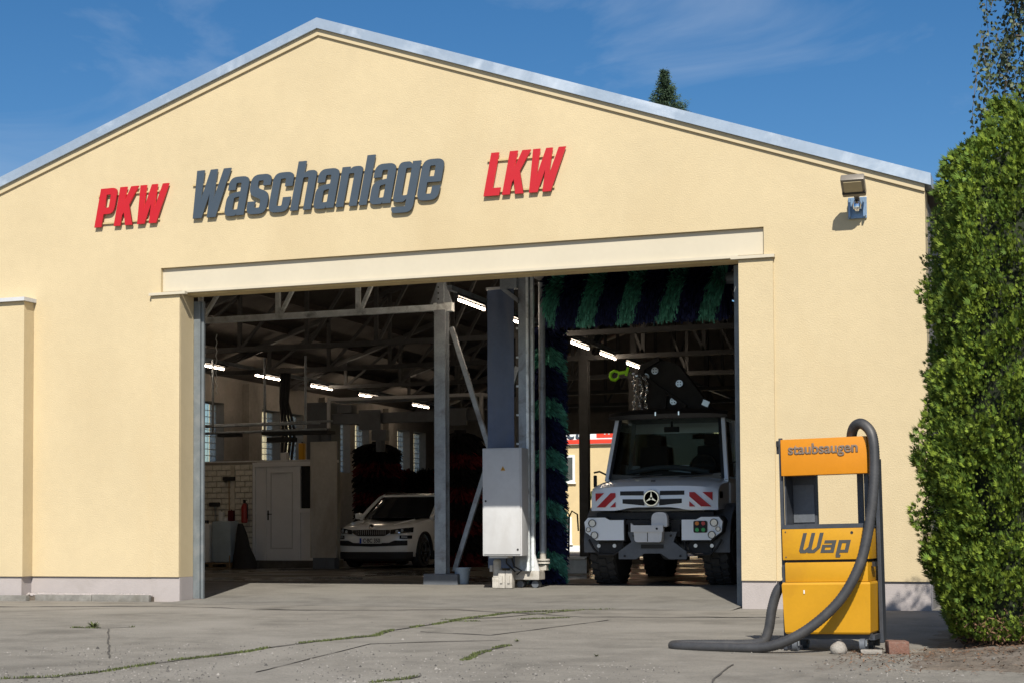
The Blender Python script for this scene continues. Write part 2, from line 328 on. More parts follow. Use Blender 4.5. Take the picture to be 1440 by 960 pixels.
def text_mesh(s, size, material, depth=0.004, bold=0.0, name='lettering', sx=1.0, align='CENTER'):
    cu = bpy.data.curves.new(name, 'FONT'); cu.body = s; cu.size = size; cu.extrude = depth/2; cu.bevel_depth = bold; cu.bevel_resolution = 0; cu.align_x = align; cu.align_y = 'CENTER'
    me = curve_mesh(cu, name, depth, material)
    if sx != 1: me.transform(Matrix.Diagonal((sx, 1, 1, 1)))
    return me
def fz(y):
    if y < -0.6: return 0.0
    if y < 4.4: return 0.12*(y+0.6)/5.0
    if y < 11.5: return 0.12+0.07*(y-4.4)/7.1
    return 0.19

# ---------------------------------------------------------------- ground, ramp, floors
def ground_grid(name, xs, ys, zf, material):
    v = [(x, y, zf(x, y)) for y in ys for x in xs]; nx = len(xs)
    f = [(j*nx+i, j*nx+i+1, (j+1)*nx+i+1, (j+1)*nx+i) for j in range(len(ys)-1) for i in range(nx-1)]
    return setp(raw(name, v, f, material), kind='structure')
yard = ground_grid('ground', [-600, -60, -20, 0, 20, 60, 600], [-600, -60, -20, 0, 20, 60, 600], lambda x, y: 0.0, 'concrete_yard')
ramp = ground_grid('ramp', np.linspace(-12.17, -3.96, 20), [-0.6, -0.3, 0.0, 0.36], lambda x, y: fz(y)+0.004+(0.0 if y > -0.6 else -0.002), 'concrete_ramp')
floor = ground_grid('hall_floor', [-19.3, -16, -12, -8, -4, -1.8], [0.362, 1.5, 3, 4.4, 5.2], lambda x, y: fz(y)+0.004, 'concrete_ramp')
floor2 = ground_grid('hall_floor', [-19.3, -16, -12, -8, -4, -1.8], [4.75, 7, 9, 11.5, 14, 18, 22, 27.5], lambda x, y: fz(y)+0.012-(0.012 if y > 27.4 else 0), 'concrete_wet')
back_yard = ground_grid('back_yard', [-60, -20, 0, 40], [27.5, 30, 37, 70], lambda x, y: 0.19, 'concrete_yard')
def strip(name, pts, w, z=0.006, jit=0.5, material='crack_dark', zf=None, parent=None):
    P = []
    for a, b in zip(pts, pts[1:]):
        n = max(2, int(math.dist(a, b)/0.06))
        for k in range(n): t = k/n; P.append((a[0]+(b[0]-a[0])*t, a[1]+(b[1]-a[1])*t))
    P.append(pts[-1]); v = []; f = []
    for i, (x, y) in enumerate(P):
        a = P[max(0, i-1)]; b = P[min(len(P)-1, i+1)]; d = Vector((b[0]-a[0], b[1]-a[1])).normalized(); nn = Vector((-d.y, d.x))
        o = noise.noise(Vector((x*2.3, y*2.3, 0)))*0.05*jit*2; ww = w*(0.6+0.8*abs(noise.noise(Vector((x*5, y*5, 4)))))
        if i in (0, len(P)-1): ww *= 0.2
        for sgn in (-1, 1): q = Vector((x, y))+nn*(o+sgn*ww*0.5); v.append((q.x, q.y, (zf(q.y) if zf else 0)+z))
        if i: k = 2*i; f.append((k-2, k-1, k+1, k))
    return raw(name, v, f, material, parent)
def tufts(name, pts, dens, h, w, parent=None, zf=None):
    v = []; f = []
    for a, b in zip(pts, pts[1:]):
        for _ in range(int(math.dist(a, b)*dens)):
            t = random.random(); x = a[0]+(b[0]-a[0])*t+noise.noise(Vector(((a[0]+(b[0]-a[0])*t)*2.3, (a[1]+(b[1]-a[1])*t)*2.3, 0)))*0.05; y = a[1]+(b[1]-a[1])*t
            if noise.noise(Vector((x*1.7, y*1.7, 9))) < -0.22: continue
            x += random.gauss(0, w); y += random.gauss(0, w); z = zf(y) if zf else 0
            an = random.random()*6.28; hh = h*random.uniform(0.3, 1.2); dx, dy = math.cos(an)*0.007, math.sin(an)*0.007; lx, ly = random.gauss(0, hh*0.5), random.gauss(0, hh*0.5)
            k = len(v); v += [(x-dx, y-dy, z), (x+dx, y+dy, z), (x+lx, y+ly, z+hh+0.006)]; f.append((k, k+1, k+2))
    return raw(name, v, f, 'grass', parent)
crack_lines = [([(-6.66, -9.04), (-6.57, -8.49), (-6.6, -7.68), (-6.54, -6.84), (-6.34, -6.08), (-6.52, -5.24), (-6.5, -3.84), (-6.56, -3.14), (-6.47, -1.68), (-5.94, -1.02)], 0.05, 1.3), ([(-7.03, -10.83), (-6.73, -10.63), (-6.66, -10.27), (-6.69, -9.91), (-6.66, -9.04)], 0.035, 0.7), ([(-6.49, -3.55), (-6.18, -3.47), (-5.96, -3.13), (-5.46, -2.55)], 0.03, 0.8), ([(-4.49, -8.48), (-4.65, -7.38), (-4.67, -6.88)], 0.05, 1.0), ([(-10.03, -5.7), (-9.61, -5.71), (-9.45, -5.42)], 0.05, 1.2), ([(-6.75, -3.33), (-6.26, -2.76), (-5.82, -0.8), (-5.51, -0.54)], 0.02, 0.25), ([(-4.44, -10.32), (-4.28, -10.01), (-4.29, -9.8)], 0.05, 1.0), ([(-13.8, -2.01), (-11.58, -1.26), (-9.31, -1.86), (-7.41, -1.2), (-5.34, -2.37), (-3.87, -2.14), (-3.01, -1.92)], 0.02, 0), ([(-9.51, -5.81), (-8.52, -7.29), (-7.31, -9.08)], 0.02, 0), ([(-2.23, -9.72), (-2.33, -8.93), (-2.38, -8.27)], 0.02, 0), ([(-5.54, -9.88), (-5.93, -7.05), (-4.88, -6.19)], 0.012, 0), ([(-6.15, -5.37), (-5.28, -5.68), (-5.12, -4.62), (-4.86, -2.84)], 0.018, 0)]
for i, (pts, w, grassy) in enumerate(crack_lines):
    strip('crack', pts, w, jit=0.2, parent=yard)
    if grassy:
        g = tufts('grass_tufts', pts, 380*grassy, 0.016, 0.016); setp(g, ['long strip of grass growing along the joint across the yard', 'short strip of grass in the yard joint near the bottom', 'short branch of grass beside the long grassy joint', 'small strip of grass in the middle of the yard', 'small patch of weeds growing before the left cream wall', 'faint grass strip along the joint below the doorway', 'low strip of grass and moss in the corner joint'][min(i, 6)], 'grass', kind='stuff')
for (x, y, s_) in [(-9.81, -5.64, 0.16), (-3.57, -7.86, 0.05), (-4.74, -6.44, 0.06)]:
    v = []; f = []
    for k in range(34):
        a = random.random()*6.28; l = s_*random.uniform(0.3, 0.7); e = random.uniform(0.1, 0.9); d = Vector((math.cos(a)*math.cos(e), math.sin(a)*math.cos(e), math.sin(e))); n_ = Vector((-math.sin(a), math.cos(a), 0))*l*0.13
        j = len(v); p = Vector((x, y, 0.004)); v += [p, p+d*l*0.5-n_, p+d*l, p+d*l*0.5+n_]; f.append((j, j+1, j+2, j+3))
    wd = raw('weed', [tuple(q) for q in v], f, 'grass'); setp(wd, 'small leafy weed growing out of the yard concrete', 'weed', 'weeds in the yard')
# lips between the cast slabs and loose grit
def lip(pts, h, w):
    P = []
    for a, b in zip(pts, pts[1:]):
        n = max(2, int(math.dist(a, b)/0.1))
        for k in range(n): t = k/n; P.append((a[0]+(b[0]-a[0])*t, a[1]+(b[1]-a[1])*t))
    V = []; F = []
    for i, (x, y) in enumerate(P):
        hh = h*max(0.1, 0.55+1.1*noise.noise(Vector((x*1.9, y*1.9, 5)))); oy = 0.05*noise.noise(Vector((x*1.5, 3, 0)))
        V += [(x, y+oy-w, 0.001), (x, y+oy, hh+0.002), (x, y+oy+w, 0.001)]
        if i: j = 3*i; F += [(j-3, j, j+1, j-2), (j-2, j+1, j+2, j-1)]
    return raw('slab_lip', V, F, 'crack_dark', yard)
for i, h in ((7, 0.014), (10, 0.007), (11, 0.010), (5, 0.008)): lip(crack_lines[i][0], h, 0.02)
V = []; F = []
for _ in range(4500):
    x = random.uniform(-8.5, -0.6); y = -11.6+abs(random.gauss(0, 2.4))
    if noise.noise(Vector((x*0.7, y*0.45, 2)))+0.25*(y < -8.5) < 0.02: continue
    z = 0.002; q = random.uniform(0.003, 0.0085)*(2.0 if random.random() < 0.03 else 1); j = len(V); a = random.random()*6.28
    V += [(x+q*math.cos(a+k*2.094)*1.3, y+q*math.sin(a+k*2.094)*1.3, z) for k in range(3)]+[(x, y, z+q*1.2)]; F += [(j, j+1, j+3), (j+1, j+2, j+3), (j+2, j, j+3)]
n_ = len(F)//2//3*3
setp(raw('grit', V, F, 'grit'), 'fine loose grit scattered over the concrete yard', 'grit', kind='stuff')
# soil bed under the hedge
def soil_z(x, y):
    e = min(1, max(0, (x+1.42)/0.5))*min(1, max(0, (y+8.6+0.25*math.sin(x*3))/0.7))
    return 0.004*e+0.10*e*min(1, max(0, (x+1.1)/0.9))+0.02*noise.noise(Vector((x*3, y*3, 1)))*e-0.01*(1-e)
soil = ground_grid('soil_bed', np.linspace(-1.5, 6, 76), np.linspace(-9.3, -0.1, 80), soil_z, 'soil')
v = []; f = []
for _ in range(2600):
    x = random.uniform(-1.75, 0.4); y = random.uniform(-8.7, -6.4)
    if random.random() > math.exp(-abs(y+7.15)*1.3): continue
    a = random.random()*6.28; l = random.uniform(0.015, 0.06); z = max(soil_z(x, y), 0)+0.008; j = len(v); d = Vector((math.cos(a), math.sin(a), random.uniform(-.1, .4)))*l; n_ = Vector((-math.sin(a), math.cos(a), 0))*0.005
    p = Vector((x, y, z)); v += [p-n_, p+n_, p+d+n_, p+d-n_]; f.append((j, j+1, j+2, j+3))
setp(raw('needle_litter', [tuple(q) for q in v], f, 'dead_needle'), 'brown dry needles littering the soil under the hedge', 'litter', kind='stuff')
def rock(name, label, loc, sz, material, seed, cat='stone', blocky=0):
    b = B()
    if blocky: b.box((0, 0, 0), (1, 1, 1), None, 0.09); bmesh.ops.subdivide_edges(b.bm, edges=b.bm.edges[:], cuts=2)
    else: bmesh.ops.create_icosphere(b.bm, subdivisions=3, radius=0.55)
    for q in b.bm.verts: q.co *= 1+(0.10 if blocky else 0.28)*noise.noise(q.co*1.9+Vector((seed, 0, 0)))
    o = b.obj(name, material, None, True, 50); o.location = loc; o.scale = sz; o.rotation_euler = (0, 0, seed); return setp(o, label, cat)
rock('stone', 'rounded grey stone under the yellow vacuum', (-1.76, -7.0, 0.04), (0.14, 0.12, 0.12), 'stone', 1.3)
rock('brick_chunk', 'broken red brick lying beside the hedge foot', (-1.31, -6.84, 0.045), (0.17, 0.20, 0.12), 'brick_red', 0.25, 'brick', 1)
rock('wedge_plate', 'flat grey plate under the right castor of the vacuum', (-1.5, -6.98, 0.02), (0.17, 0.1, 0.035), 'stone', 0.1, 'plate', 1)
peb = B(); bmesh.ops.create_icosphere(peb.bm, subdivisions=1, radius=0.5)
pebme = peb.mesh('pebble', 'kerb_stone')
for k in range(14):
    x = random.uniform(-1.3, -0.3); y = random.uniform(-8.2, -7.2); o = bpy.data.objects.new('pebble', pebme); C.objects.link(o); s_ = random.uniform(0.015, 0.035)
    o.location = (x, y, max(0, soil_z(x, y))+s_*0.3); o.scale = (s_*1.4, s_, s_*0.8); o.rotation_euler = (0, 0, random.random()*6)
    setp(o, 'small grey pebble on the soil before the hedge', 'pebble', 'pebbles on the soil')

# ---------------------------------------------------------------- wash hall
hall = thing('wash_hall', 'cream rendered gabled wash hall with wide open doorway', 'building', (-9.95, 13, 0), world=True)
XL, XR, RX, RZ, SL = -20.0, -1.58, -9.95, 8.12, 0.3455
def roofz(x): return RZ-SL*abs(x-RX)
outline = [(XL, 0.36), (-12.2, 0.36), (-12.2, 4.535), (-12.54, 4.535), (-12.54, 4.905), (-3.60, 4.905), (-3.60, 4.535), (-3.93, 4.535), (-3.93, 0.36), (XR, 0.36), (XR, roofz(XR)), (RX, RZ), (XL, roofz(XL))]
B().prism(outline, 0.0, 0.36).obj('front_wall', 'render_cream', hall)
for x0, x1 in ((XL, -12.2), (-3.93, XR)):
    B().bx(x0, x1, 0.03, 0.36, -0.3, 0.358).obj('plinth', 'plinth_grey', hall)
B().bx(-12.538, -3.602, 0.055, 0.30, 4.56, 4.90).obj('lintel_panel', 'panel_cream', hall)
B().bx(-12.19, -3.94, 0.02, 0.10, 4.525, 4.562).obj('drip_rail', 'panel_cream', hall)
B().bx(-12.19, -3.94, 0.105, 0.36, 4.50, 4.555).obj('soffit', 'soffit_tan', hall)
for x0, x1, c0, c1 in ((-12.68, -12.203, -12.70, -12.09), (-3.927, -3.48, -4.02, -3.455)):
    p = B().bx(x0, x1, -0.03, -0.002, 0.362, 4.49).obj('pier', 'render_cream', hall)
    B().bx(c0, c1, -0.075, -0.002, 4.493, 4.533).obj('cap', 'panel_cream', p)
    B().bx(x0, x1, -0.003, 0.028, -0.3, 0.36).obj('plinth', 'plinth_grey', p)
p = B().bx(-20, -14.763, -0.24, -0.002, 0.362, 4.50).obj('pier', 'render_cream', hall)
B().bx(-20, -14.72, -0.30, -0.002, 4.503, 4.56).obj('cap', 'cabinet_grey', p)
B().bx(-20, -14.80, -0.21, 0.028, -0.3, 0.36).obj('plinth', 'plinth_grey', p)
# verge flashing sheets, trim band
for sgn, xe in ((-1, XL-0.1), (1, XR+0.08)):
    n = 5; L0 = abs(xe-RX)
    for k in range(n):
        a = RX+sgn*L0*k/n; b = RX+sgn*(L0*(k+1)/n); lap = 0.004 if k % 2 else 0.0
        za, zb = 8.185-SL*abs(a-RX), 8.185-SL*abs(b-RX); h = 0.15
        s_ = B().prism([(a, za), (b, zb), (b, zb+h), (a, za+h)], -0.075-lap, 0.40).obj('verge_flashing', 'zinc', hall)
    a, b = RX, XR if sgn > 0 else XL
    B().prism([(a, 8.095), (b, 8.095-SL*abs(b-a)), (b, 8.183-SL*abs(b-a)), (a, 8.183)], -0.032, -0.002).obj('verge_board', 'trim_cream', hall)
    xa, xb = RX, (XL-0.25 if sgn < 0 else XR+0.25)
    rf = B().prism([(xa, RZ+0.09), (xb, roofz(xb)+0.09), (xb, roofz(xb)+0.17), (xa, RZ+0.17)], 0.402, 27.8).obj('roof', 'roof_sheet', hall)
    for k in range(8):
        x = RX+sgn*(0.4+1.12*k)
        if XL+0.3 < x < XR-0.3: B().bar((x, 0.5, roofz(x)+0.01), (x, 27.3, roofz(x)+0.01), 0.09, 0.14).obj('purlin', 'timber_dark', rf)
# side, back walls
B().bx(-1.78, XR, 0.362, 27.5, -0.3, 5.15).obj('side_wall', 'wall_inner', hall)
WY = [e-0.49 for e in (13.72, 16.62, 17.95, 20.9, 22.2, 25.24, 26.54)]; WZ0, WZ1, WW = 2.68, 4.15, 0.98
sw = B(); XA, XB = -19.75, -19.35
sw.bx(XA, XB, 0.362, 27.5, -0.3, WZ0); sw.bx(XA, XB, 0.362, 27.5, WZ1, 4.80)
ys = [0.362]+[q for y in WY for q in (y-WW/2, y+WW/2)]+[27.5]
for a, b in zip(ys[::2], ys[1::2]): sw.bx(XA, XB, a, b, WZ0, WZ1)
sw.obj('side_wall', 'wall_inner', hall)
for y in (10.7, 14.85, 19.1, 23.4):
    B().bx(-19.348, -19.16, y-0.22, y+0.22, 0, 4.7).obj('pilaster', 'wall_inner', hall)
bl = B(); bl.box((0, 0, 0), (0.03, 0.182, 0.144), None, 0.012); blme = bl.mesh('glass_block', 'glass_block', True)
for y in WY:
    w = B().bx(-19.592, -19.568, y-WW/2, y+WW/2, WZ0, WZ0+0.03).bx(-19.592, -19.568, y-WW/2, y+WW/2, WZ1-0.03, WZ1)
    for k in range(1, 9): z = WZ0+0.03+(WZ1-WZ0-0.06)*k/9; w.bx(-19.590, -19.570, y-WW/2, y+WW/2, z-0.005, z+0.005)
    wo = w.obj('window', 'mortar', hall)
    for j in range(9):
        for k in range(5): inst(blme, 'glass_block', wo, (-19.58, y-WW/2+0.098+0.196*k, WZ0+0.03+(WZ1-WZ0-0.06)*(j+0.5)/9))
bw = B(); OB0, OB1, OBZ = -16.2, -9.2, 4.05
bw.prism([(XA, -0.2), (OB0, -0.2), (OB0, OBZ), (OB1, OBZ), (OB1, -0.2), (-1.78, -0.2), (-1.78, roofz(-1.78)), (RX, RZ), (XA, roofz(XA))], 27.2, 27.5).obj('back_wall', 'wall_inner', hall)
# doorway steel frame
fr_ = B().bx(-12.198, -12.09, 0.362, 0.50, 0.03, 4.44).bx(-12.088, -12.05, 0.40, 0.44, 0.03, 4.44).obj('door_frame', 'frame_blue', hall)
B().bx(-12.198, -12.06, 0.35, 0.52, 0.008, 0.03).obj('foot_plate', 'brick_red', fr_)
fr2 = B().bx(-4.03, -3.932, 0.362, 0.46, 0.02, 4.49).bx(-4.07, -4.032, 0.385, 0.42, 0.02, 4.49).obj('door_frame', 'frame_blue', hall)
B().bx(-12.09, -4.0, 0.55, 0.62, 4.62, 4.70).obj('door_track', 'galv_old', hall)
# trusses with columns on the ridge line
CX = -9.85
for ti, ty in enumerate((4.4, 8.55, 12.7, 16.85, 21.0, 25.15)):
    mt = 'galv' if ti == 0 else 'truss_steel_shaded'  # front truss coloured brighter for daylight, inner ones darker for shade
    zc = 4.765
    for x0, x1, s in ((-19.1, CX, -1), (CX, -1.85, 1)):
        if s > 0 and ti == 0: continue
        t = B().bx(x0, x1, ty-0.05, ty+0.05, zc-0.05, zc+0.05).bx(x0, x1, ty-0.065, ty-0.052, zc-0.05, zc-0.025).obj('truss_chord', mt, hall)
        n = 6; xs = [x0+(x1-x0)*k/n for k in range(n+1)]
        for k in range(n+1):
            x = xs[k]; zt = roofz(x)-0.1
            if s < 0 and k == n: continue
            if zt > zc+0.2: B().bar((x, ty, zc+0.05), (x, ty, zt), 0.08, 0.06, (0, 1, 0)).obj('strut', mt, t)
            if k < n:
                if s < 0: a, b = (xs[k]+0.06, ty, zc+0.05), (xs[k+1], ty, max(roofz(xs[k+1])-0.15, zc+0.3))
                else: a, b = (xs[k+1], ty, zc+0.05), (xs[k], ty, roofz(xs[k])-0.15)
                B().bar(a, b, 0.06, 0.06, (0, 1, 0)).obj('diagonal', mt, t)
        e = -19.3 if s < 0 else -1.8
        B().bar((e, ty, roofz(e)-0.05), (CX if s < 0 else CX+0.02, ty, RZ-0.09), 0.1, 0.14, (0, 1, 0)).obj('rafter', mt, t)
    col = B().bx(CX-0.10, CX+0.10, ty-0.09, ty-0.075, 0.3, zc-0.05).bx(CX-0.10, CX+0.10, ty+0.075, ty+0.09, 0.3, zc-0.05).bx(CX-0.012, CX+0.012, ty-0.074, ty+0.074, 0.3, zc-0.05).bx(CX-0.06, CX+0.06, ty-0.06, ty+0.06, zc+0.052, RZ-0.2)
    col.prism([(CX-0.2, zc+0.052), (CX-0.062, zc+0.052), (CX-0.062, zc+0.45)], ty-0.02, ty+0.02).prism([(CX+0.2, zc+0.052), (CX+0.062, zc+0.45), (CX+0.062, zc+0.052)], ty-0.02, ty+0.02)
    co = col.obj('column', 'galv_old' if ti == 0 else 'truss_steel_shaded', hall)
    B().bx(CX-0.30, CX+0.32, ty-0.12, ty+0.4, fz(ty)-0.05, 0.30, 0.02).obj('footing', 'truck_grey' if ti == 0 else 'concrete_wet', co)
    if ti == 0:
        B().box((CX+0.04, ty, zc), (0.34, 0.12, 0.15), None, 0.01).obj('gusset', 'galv', co)
        for i, z in enumerate((5.1, 5.0, 4.9)): B().cyl((CX-0.03, ty-0.062, z), (CX-0.03, ty-0.075, z), 0.014, n=8).obj('bolt', 'black_matte', co)
        B().bar((CX+0.1, ty+0.2, 4.45), (CX+1.25, ty+0.2, 0.95), 0.08, 0.06, (0, 1, 0)).obj('brace', 'galv_old', co)
        B().bar((CX+0.1, ty+0.3, 0.33), (CX+1.25, ty+0.3, 3.75), 0.08, 0.06, (0, 1, 0)).obj('brace', 'galv_old', co)
# kerb stones at the foot of the wall, gravel strip
kroot = thing('wall_kerb', 'row of weathered concrete kerb stones along the wall foot', 'kerb', (-14, -0.2, 0), world=True)
x = -18.6; ks = 0
while x < -12.8:
    l = min(1.0, -12.62-x); B().bx(x+0.004, x+l-0.004, -0.36 if x < -14.8 else -0.16, -0.09 if x > -14.8 else -0.27, -0.05, 0.085+0.008*(ks % 3), 0.012).obj('kerb_stone', 'kerb_stone', kroot, True); x += l; ks += 1
v = []; f = []
for _ in range(500):
    x = random.uniform(-14.8, -12.65); y = random.uniform(-0.09, -0.01); s_ = random.uniform(0.012, 0.03); z = 0.075+random.random()*0.02; j = len(v)
    v += [(x-s_, y, z), (x, y-s_, z), (x+s_, y, z), (x, y+s_, z), (x, y, z+s_), (x, y, z-s_)]
    f += [(j, j+1, j+4), (j+1, j+2, j+4), (j+2, j+3, j+4), (j+3, j, j+4), (j+1, j, j+5), (j+2, j+1, j+5), (j+3, j+2, j+5), (j, j+3, j+5)]
B().bx(-14.79, -12.63, -0.088, 0.027, -0.1, 0.07).obj('gravel_bed', 'soil', kroot)
setp(raw('gravel', v, f, 'plinth_grey'), 'white gravel strip between the kerb and cream wall', 'gravel', kind='stuff')

# ---------------------------------------------------------------- sign lettering
s_, xh, w_ = 0.125, 0.56, 0.335
def glyph(ch, H):
    s = s_; w = w_; x = xh
    if ch == 'W': return [[(0, H), (0.125, H), (0.148, H*0.36), (0.232, H), (0.345, H), (0.365, H*0.36), (0.452, H), (0.575, H), (0.455, 0), (0.305, 0), (0.285, H*0.5), (0.218, 0), (0.068, 0)]]
    if ch == 'a': return [rpoly([(w, 0), (w, x, .12), (0, x, .12), (0, .37), (s, .37), (s, x-.09, .02), (w-s, x-.09, .02), (w-s, .345), (0, .315, .11), (0, -.005, .11), (w-s-.01, -.005, .03), (w-s, .035), (w-s, 0)]), rpoly([(s, .085, .015), (s, .255, .02), (w-s, .27), (w-s, .085, .015)])]
    if ch == 's': return [rpoly([(0, .18), (0, -.005, .12), (w, -.005, .12), (w, .29, .10), (s, .375, .03), (s, x-.085, .02), (w-s, x-.085, .02), (w-s, .40), (w, .40), (w, x+.005, .12), (0, x+.005, .12), (0, .285, .10), (w-s, .20, .03), (w-s, .085, .02), (s, .085, .02), (s, .18)])]
    if ch == 'c': return [rpoly([(w, .205), (w, -.005, .12), (0, -.005, .12), (0, x+.005, .12), (w, x+.005, .12), (w, .36), (w-s, .36), (w-s, x-.085, .02), (s, x-.085, .02), (s, .085, .02), (w-s, .085, .02), (w-s, .205)])]
    if ch in 'hn': return [rpoly([(0, 0), (0, H if ch == 'h' else x), (s, H if ch == 'h' else x), (s, x-.04), (s+.05, x, .03), (w, x, .12), (w, 0), (w-s, 0), (w-s, x-.095, .02), (s, x-.095, .02), (s, 0)])]
    if ch == 'l': return [[(0, 0), (0, H), (s, H), (s, 0)]]
    if ch == 'g': return [rpoly([(w, x), (w, -.15, .11), (0, -.15, .08), (0, -.065), (w-s, -.065, .02), (w-s, .04), (w-s-.04, 0, .02), (0, 0, .11), (0, x, .11), (w-s-.04, x, .02), (w-s, x-.04), (w-s, x)]), rpoly([(s, .09, .02), (s, x-.09, .02), (w-s, x-.09, .02), (w-s, .09, .02)])]
    if ch == 'e': return [rpoly([(w, .19), (w, -.005, .12), (0, -.005, .12), (0, x+.005, .12), (w, x+.005, .12), (w, .245), (s, .245), (s, .085, .02), (w-s, .085, .02), (w-s, .19)]), rpoly([(s, .325), (s, x-.085, .02), (w-s, x-.085, .02), (w-s, .325)])]
    if ch == 'P': return [rpoly([(0, 0), (0, H), (w+.02, H, .11), (w+.02, .19, .11), (s+.02, .19), (s+.02, 0)]), rpoly([(s+.02, .285), (s+.02, H-.095), (w-s+.02, H-.095, .02), (w-s+.02, .285, .02)])]
    if ch == 'K': return [[(0, 0), (0, H), (s+.015, H), (s+.015, H*.62), (.225, H), (.375, H), (.245, H*.53), (.385, 0), (.235, 0), (.165, H*.34), (s+.015, H*.27), (s+.015, 0)]]
    if ch == 'L': return [[(0, 0), (0, H), (s+.015, H), (s+.015, .105), (.285, .105), (.285, 0)]]
ADV = {'W': 0.59, 'l': 0.16, 'P': 0.40, 'K': 0.415, 'L': 0.335}
GM = {}
def sign(label, txt, x0, x1, z0, H, material):
    SH = 0.20; tot = sum(ADV.get(c, w_+0.032) for c in txt)-0.02; k = (x1-x0-SH*H)/tot
    root = thing('sign_lettering', label, 'sign', ((x0+x1)/2, 0, z0), world=True); x = x0
    for ch in txt:
        me = GM.get((ch, H, material))
        if not me:
            cs = [[(px*k+SH*pz, pz) for px, pz in c] for c in glyph(ch, H)]
            me = flat_mesh('letter', cs, 0.026, material); GM[(ch, H, material)] = me
        o = inst(me, 'letter', root, (x, -0.056, z0)); x += ADV.get(ch, w_+0.032)*k
    for z in (z0+0.10*H, z0+0.83*min(H, 0.6)):
        r = B().bx(x0+0.05, x1-0.17, -0.029, -0.012, z-0.012, z+0.012)
        for q in range(3): xx = x0+0.15+(x1-x0-0.35)*q/2; r.bx(xx-0.01, xx+0.01, -0.011, -0.002, z-0.01, z+0.01)
        r.obj('rail', 'soffit_tan', root)
sign('red PKW letters on rails at the left of the gable', 'PKW', -13.66, -12.38, 5.575, 0.575, 'sign_red')
sign('large slate grey Waschanlage letters on the gable above the doorway', 'Waschanlage', -12.04, -7.95, 5.59, 0.70, 'sign_slate')
sign('red LKW letters on rails right of the grey lettering', 'LKW', -7.43, -6.25, 5.575, 0.59, 'sign_red')

# ---------------------------------------------------------------- floodlight
fl = thing('floodlight', 'small brown LED floodlight on blue bracket high on the gable wall', 'lamp', (-2.40, 0, 4.95), world=True)
B().bx(-2.52, -2.29, -0.03, -0.002, 4.92, 5.19, 0.006).obj('bracket_plate', 'flood_plate', fl)
for x in (-2.50, -2.31):
    for z in (4.945,): B().cyl((x, -0.03, z), (x, -0.04, z), 0.012, n=8).obj('screw', 'black_matte', fl)
B().bx(-2.505, -2.485, -0.10, -0.031, 4.93, 5.17).bx(-2.325, -2.305, -0.10, -0.031, 4.93, 5.17).obj('bracket_lug', 'flood_plate', fl)
B().lathe([(0.01, 0.06), (0.045, 0.045), (0.06, 0.0), (0.05, -0.05), (0.02, -0.075)], 14, Matrix.Translation((-2.40, -0.10, 5.07))).obj('motion_sensor', 'chrome', fl, True)
B().bar((-2.40, -0.03, 5.15), (-2.40, -0.30, 5.24), 0.06, 0.05).obj('arm', 'flood_body', fl)
hr = Matrix.Rotation(R(-34), 3, 'X'); hc = Vector((-2.41, -0.36, 5.27))
def hb(c, d, bev=0): return B().box(hc+hr @ Vector(c), d, hr, bev)
hd = hb((0, 0.0, 0), (0.29, 0.30, 0.10), 0.018).obj('head', 'flood_body', fl, True)
hb((0, -0.03, -0.056), (0.22, 0.17, 0.008)).obj('led_panel', 'led_panel', hd)
hb((0, 0.075, -0.056), (0.285, 0.03, 0.012)).obj('trim_strip', 'black_matte', hd)
hb((0, -0.01, 0.056), (0.26, 0.22, 0.012), 0.004).obj('top_cover', 'white_plain', hd)

# ---------------------------------------------------------------- lamps inside
def tubelamp(x, y, label, group):
    t = thing('tube_lamp', label, 'lamp', (x, y, 4.72), group=group)
    B().bx(-0.03, 0.03, -0.66, 0.66, 0.06, 0.10).bx(-0.025, 0.025, -0.66, -0.63, -0.03, 0.059).bx(-0.025, 0.025, 0.63, 0.66, -0.03, 0.059).obj('housing', 'lamp_house', t)
    b = B(); b.cyl((0, -0.62, 0), (0, 0.62, 0), 0.02, n=12); b.obj('tube', 'lamp_tube', t, True, 50)
for y in (2.4, 5.2, 8.0, 10.8, 13.5, 16.4, 19.3, 23.0): tubelamp(-18.05, y, 'lit tube lamp in the row along the window wall', 'tube lamps along the window wall')  # first three lamps are unseen, added to light the car and door
for y in (3.95, 6.0, 8.0, 10.05, 12.1, 14.2, 16.3): tubelamp(-9.15, y, 'lit tube lamp in the row beside the middle columns', 'tube lamps beside the columns')
for x, y0, lb in ((-18.05, 1.2, 'long grey cable trunking above the lamps along the window wall'), (-9.15, 3.0, 'long grey cable trunking above the lamps beside the columns')):
    o = B().bx(x-0.04, x+0.04, y0, 27.0, 4.825, 4.90).obj('cable_trunking', 'galv_old'); setp(o, lb, 'trunking')

# ---------------------------------------------------------------- partition with white door in the left corner
B_ = B().bx(-19.34, -15.75, 11.75, 12.9, 0.1, 0.36).obj('raised_slab', 'concrete_wet'); setp(B_, kind='structure')
pw = thing('brick_partition', 'low wall of pale glazed bricks under the glass block windows', 'wall', (-18.4, 12.0, 0.36), world=True)
B().bx(-19.15, -17.61, 12.03, 12.2, 0.362, 2.57).obj('backing', 'mortar', pw)
B().bx(-19.15, -17.61, 12.0, 12.2, 2.572, 2.62).obj('coping', 'mortar', pw)
bk = {}
for r_ in range(17):
    z = 0.365+r_*0.13; x = -19.15; k = 0
    while x < -17.63:
        l = 0.12 if (k == 0 and r_ % 2) else 0.245; l = min(l, -17.615-x); key = round(l, 3)
        if l < 0.03: break
        if key not in bk: bk[key] = B().box((0, 0, 0), (l-0.014, 0.05, 0.116), None, 0.006).mesh('brick', 'glazed_brick')
        inst(bk[key], 'brick', pw, (x+l/2, 12.005+random.uniform(-.003, .003), z+0.058)); x += l; k += 1
B().bx(-18.16, -18.06, 11.955, 11.978, 0.365, 2.56).obj('pipe_cover', 'glazed_brick', pw)
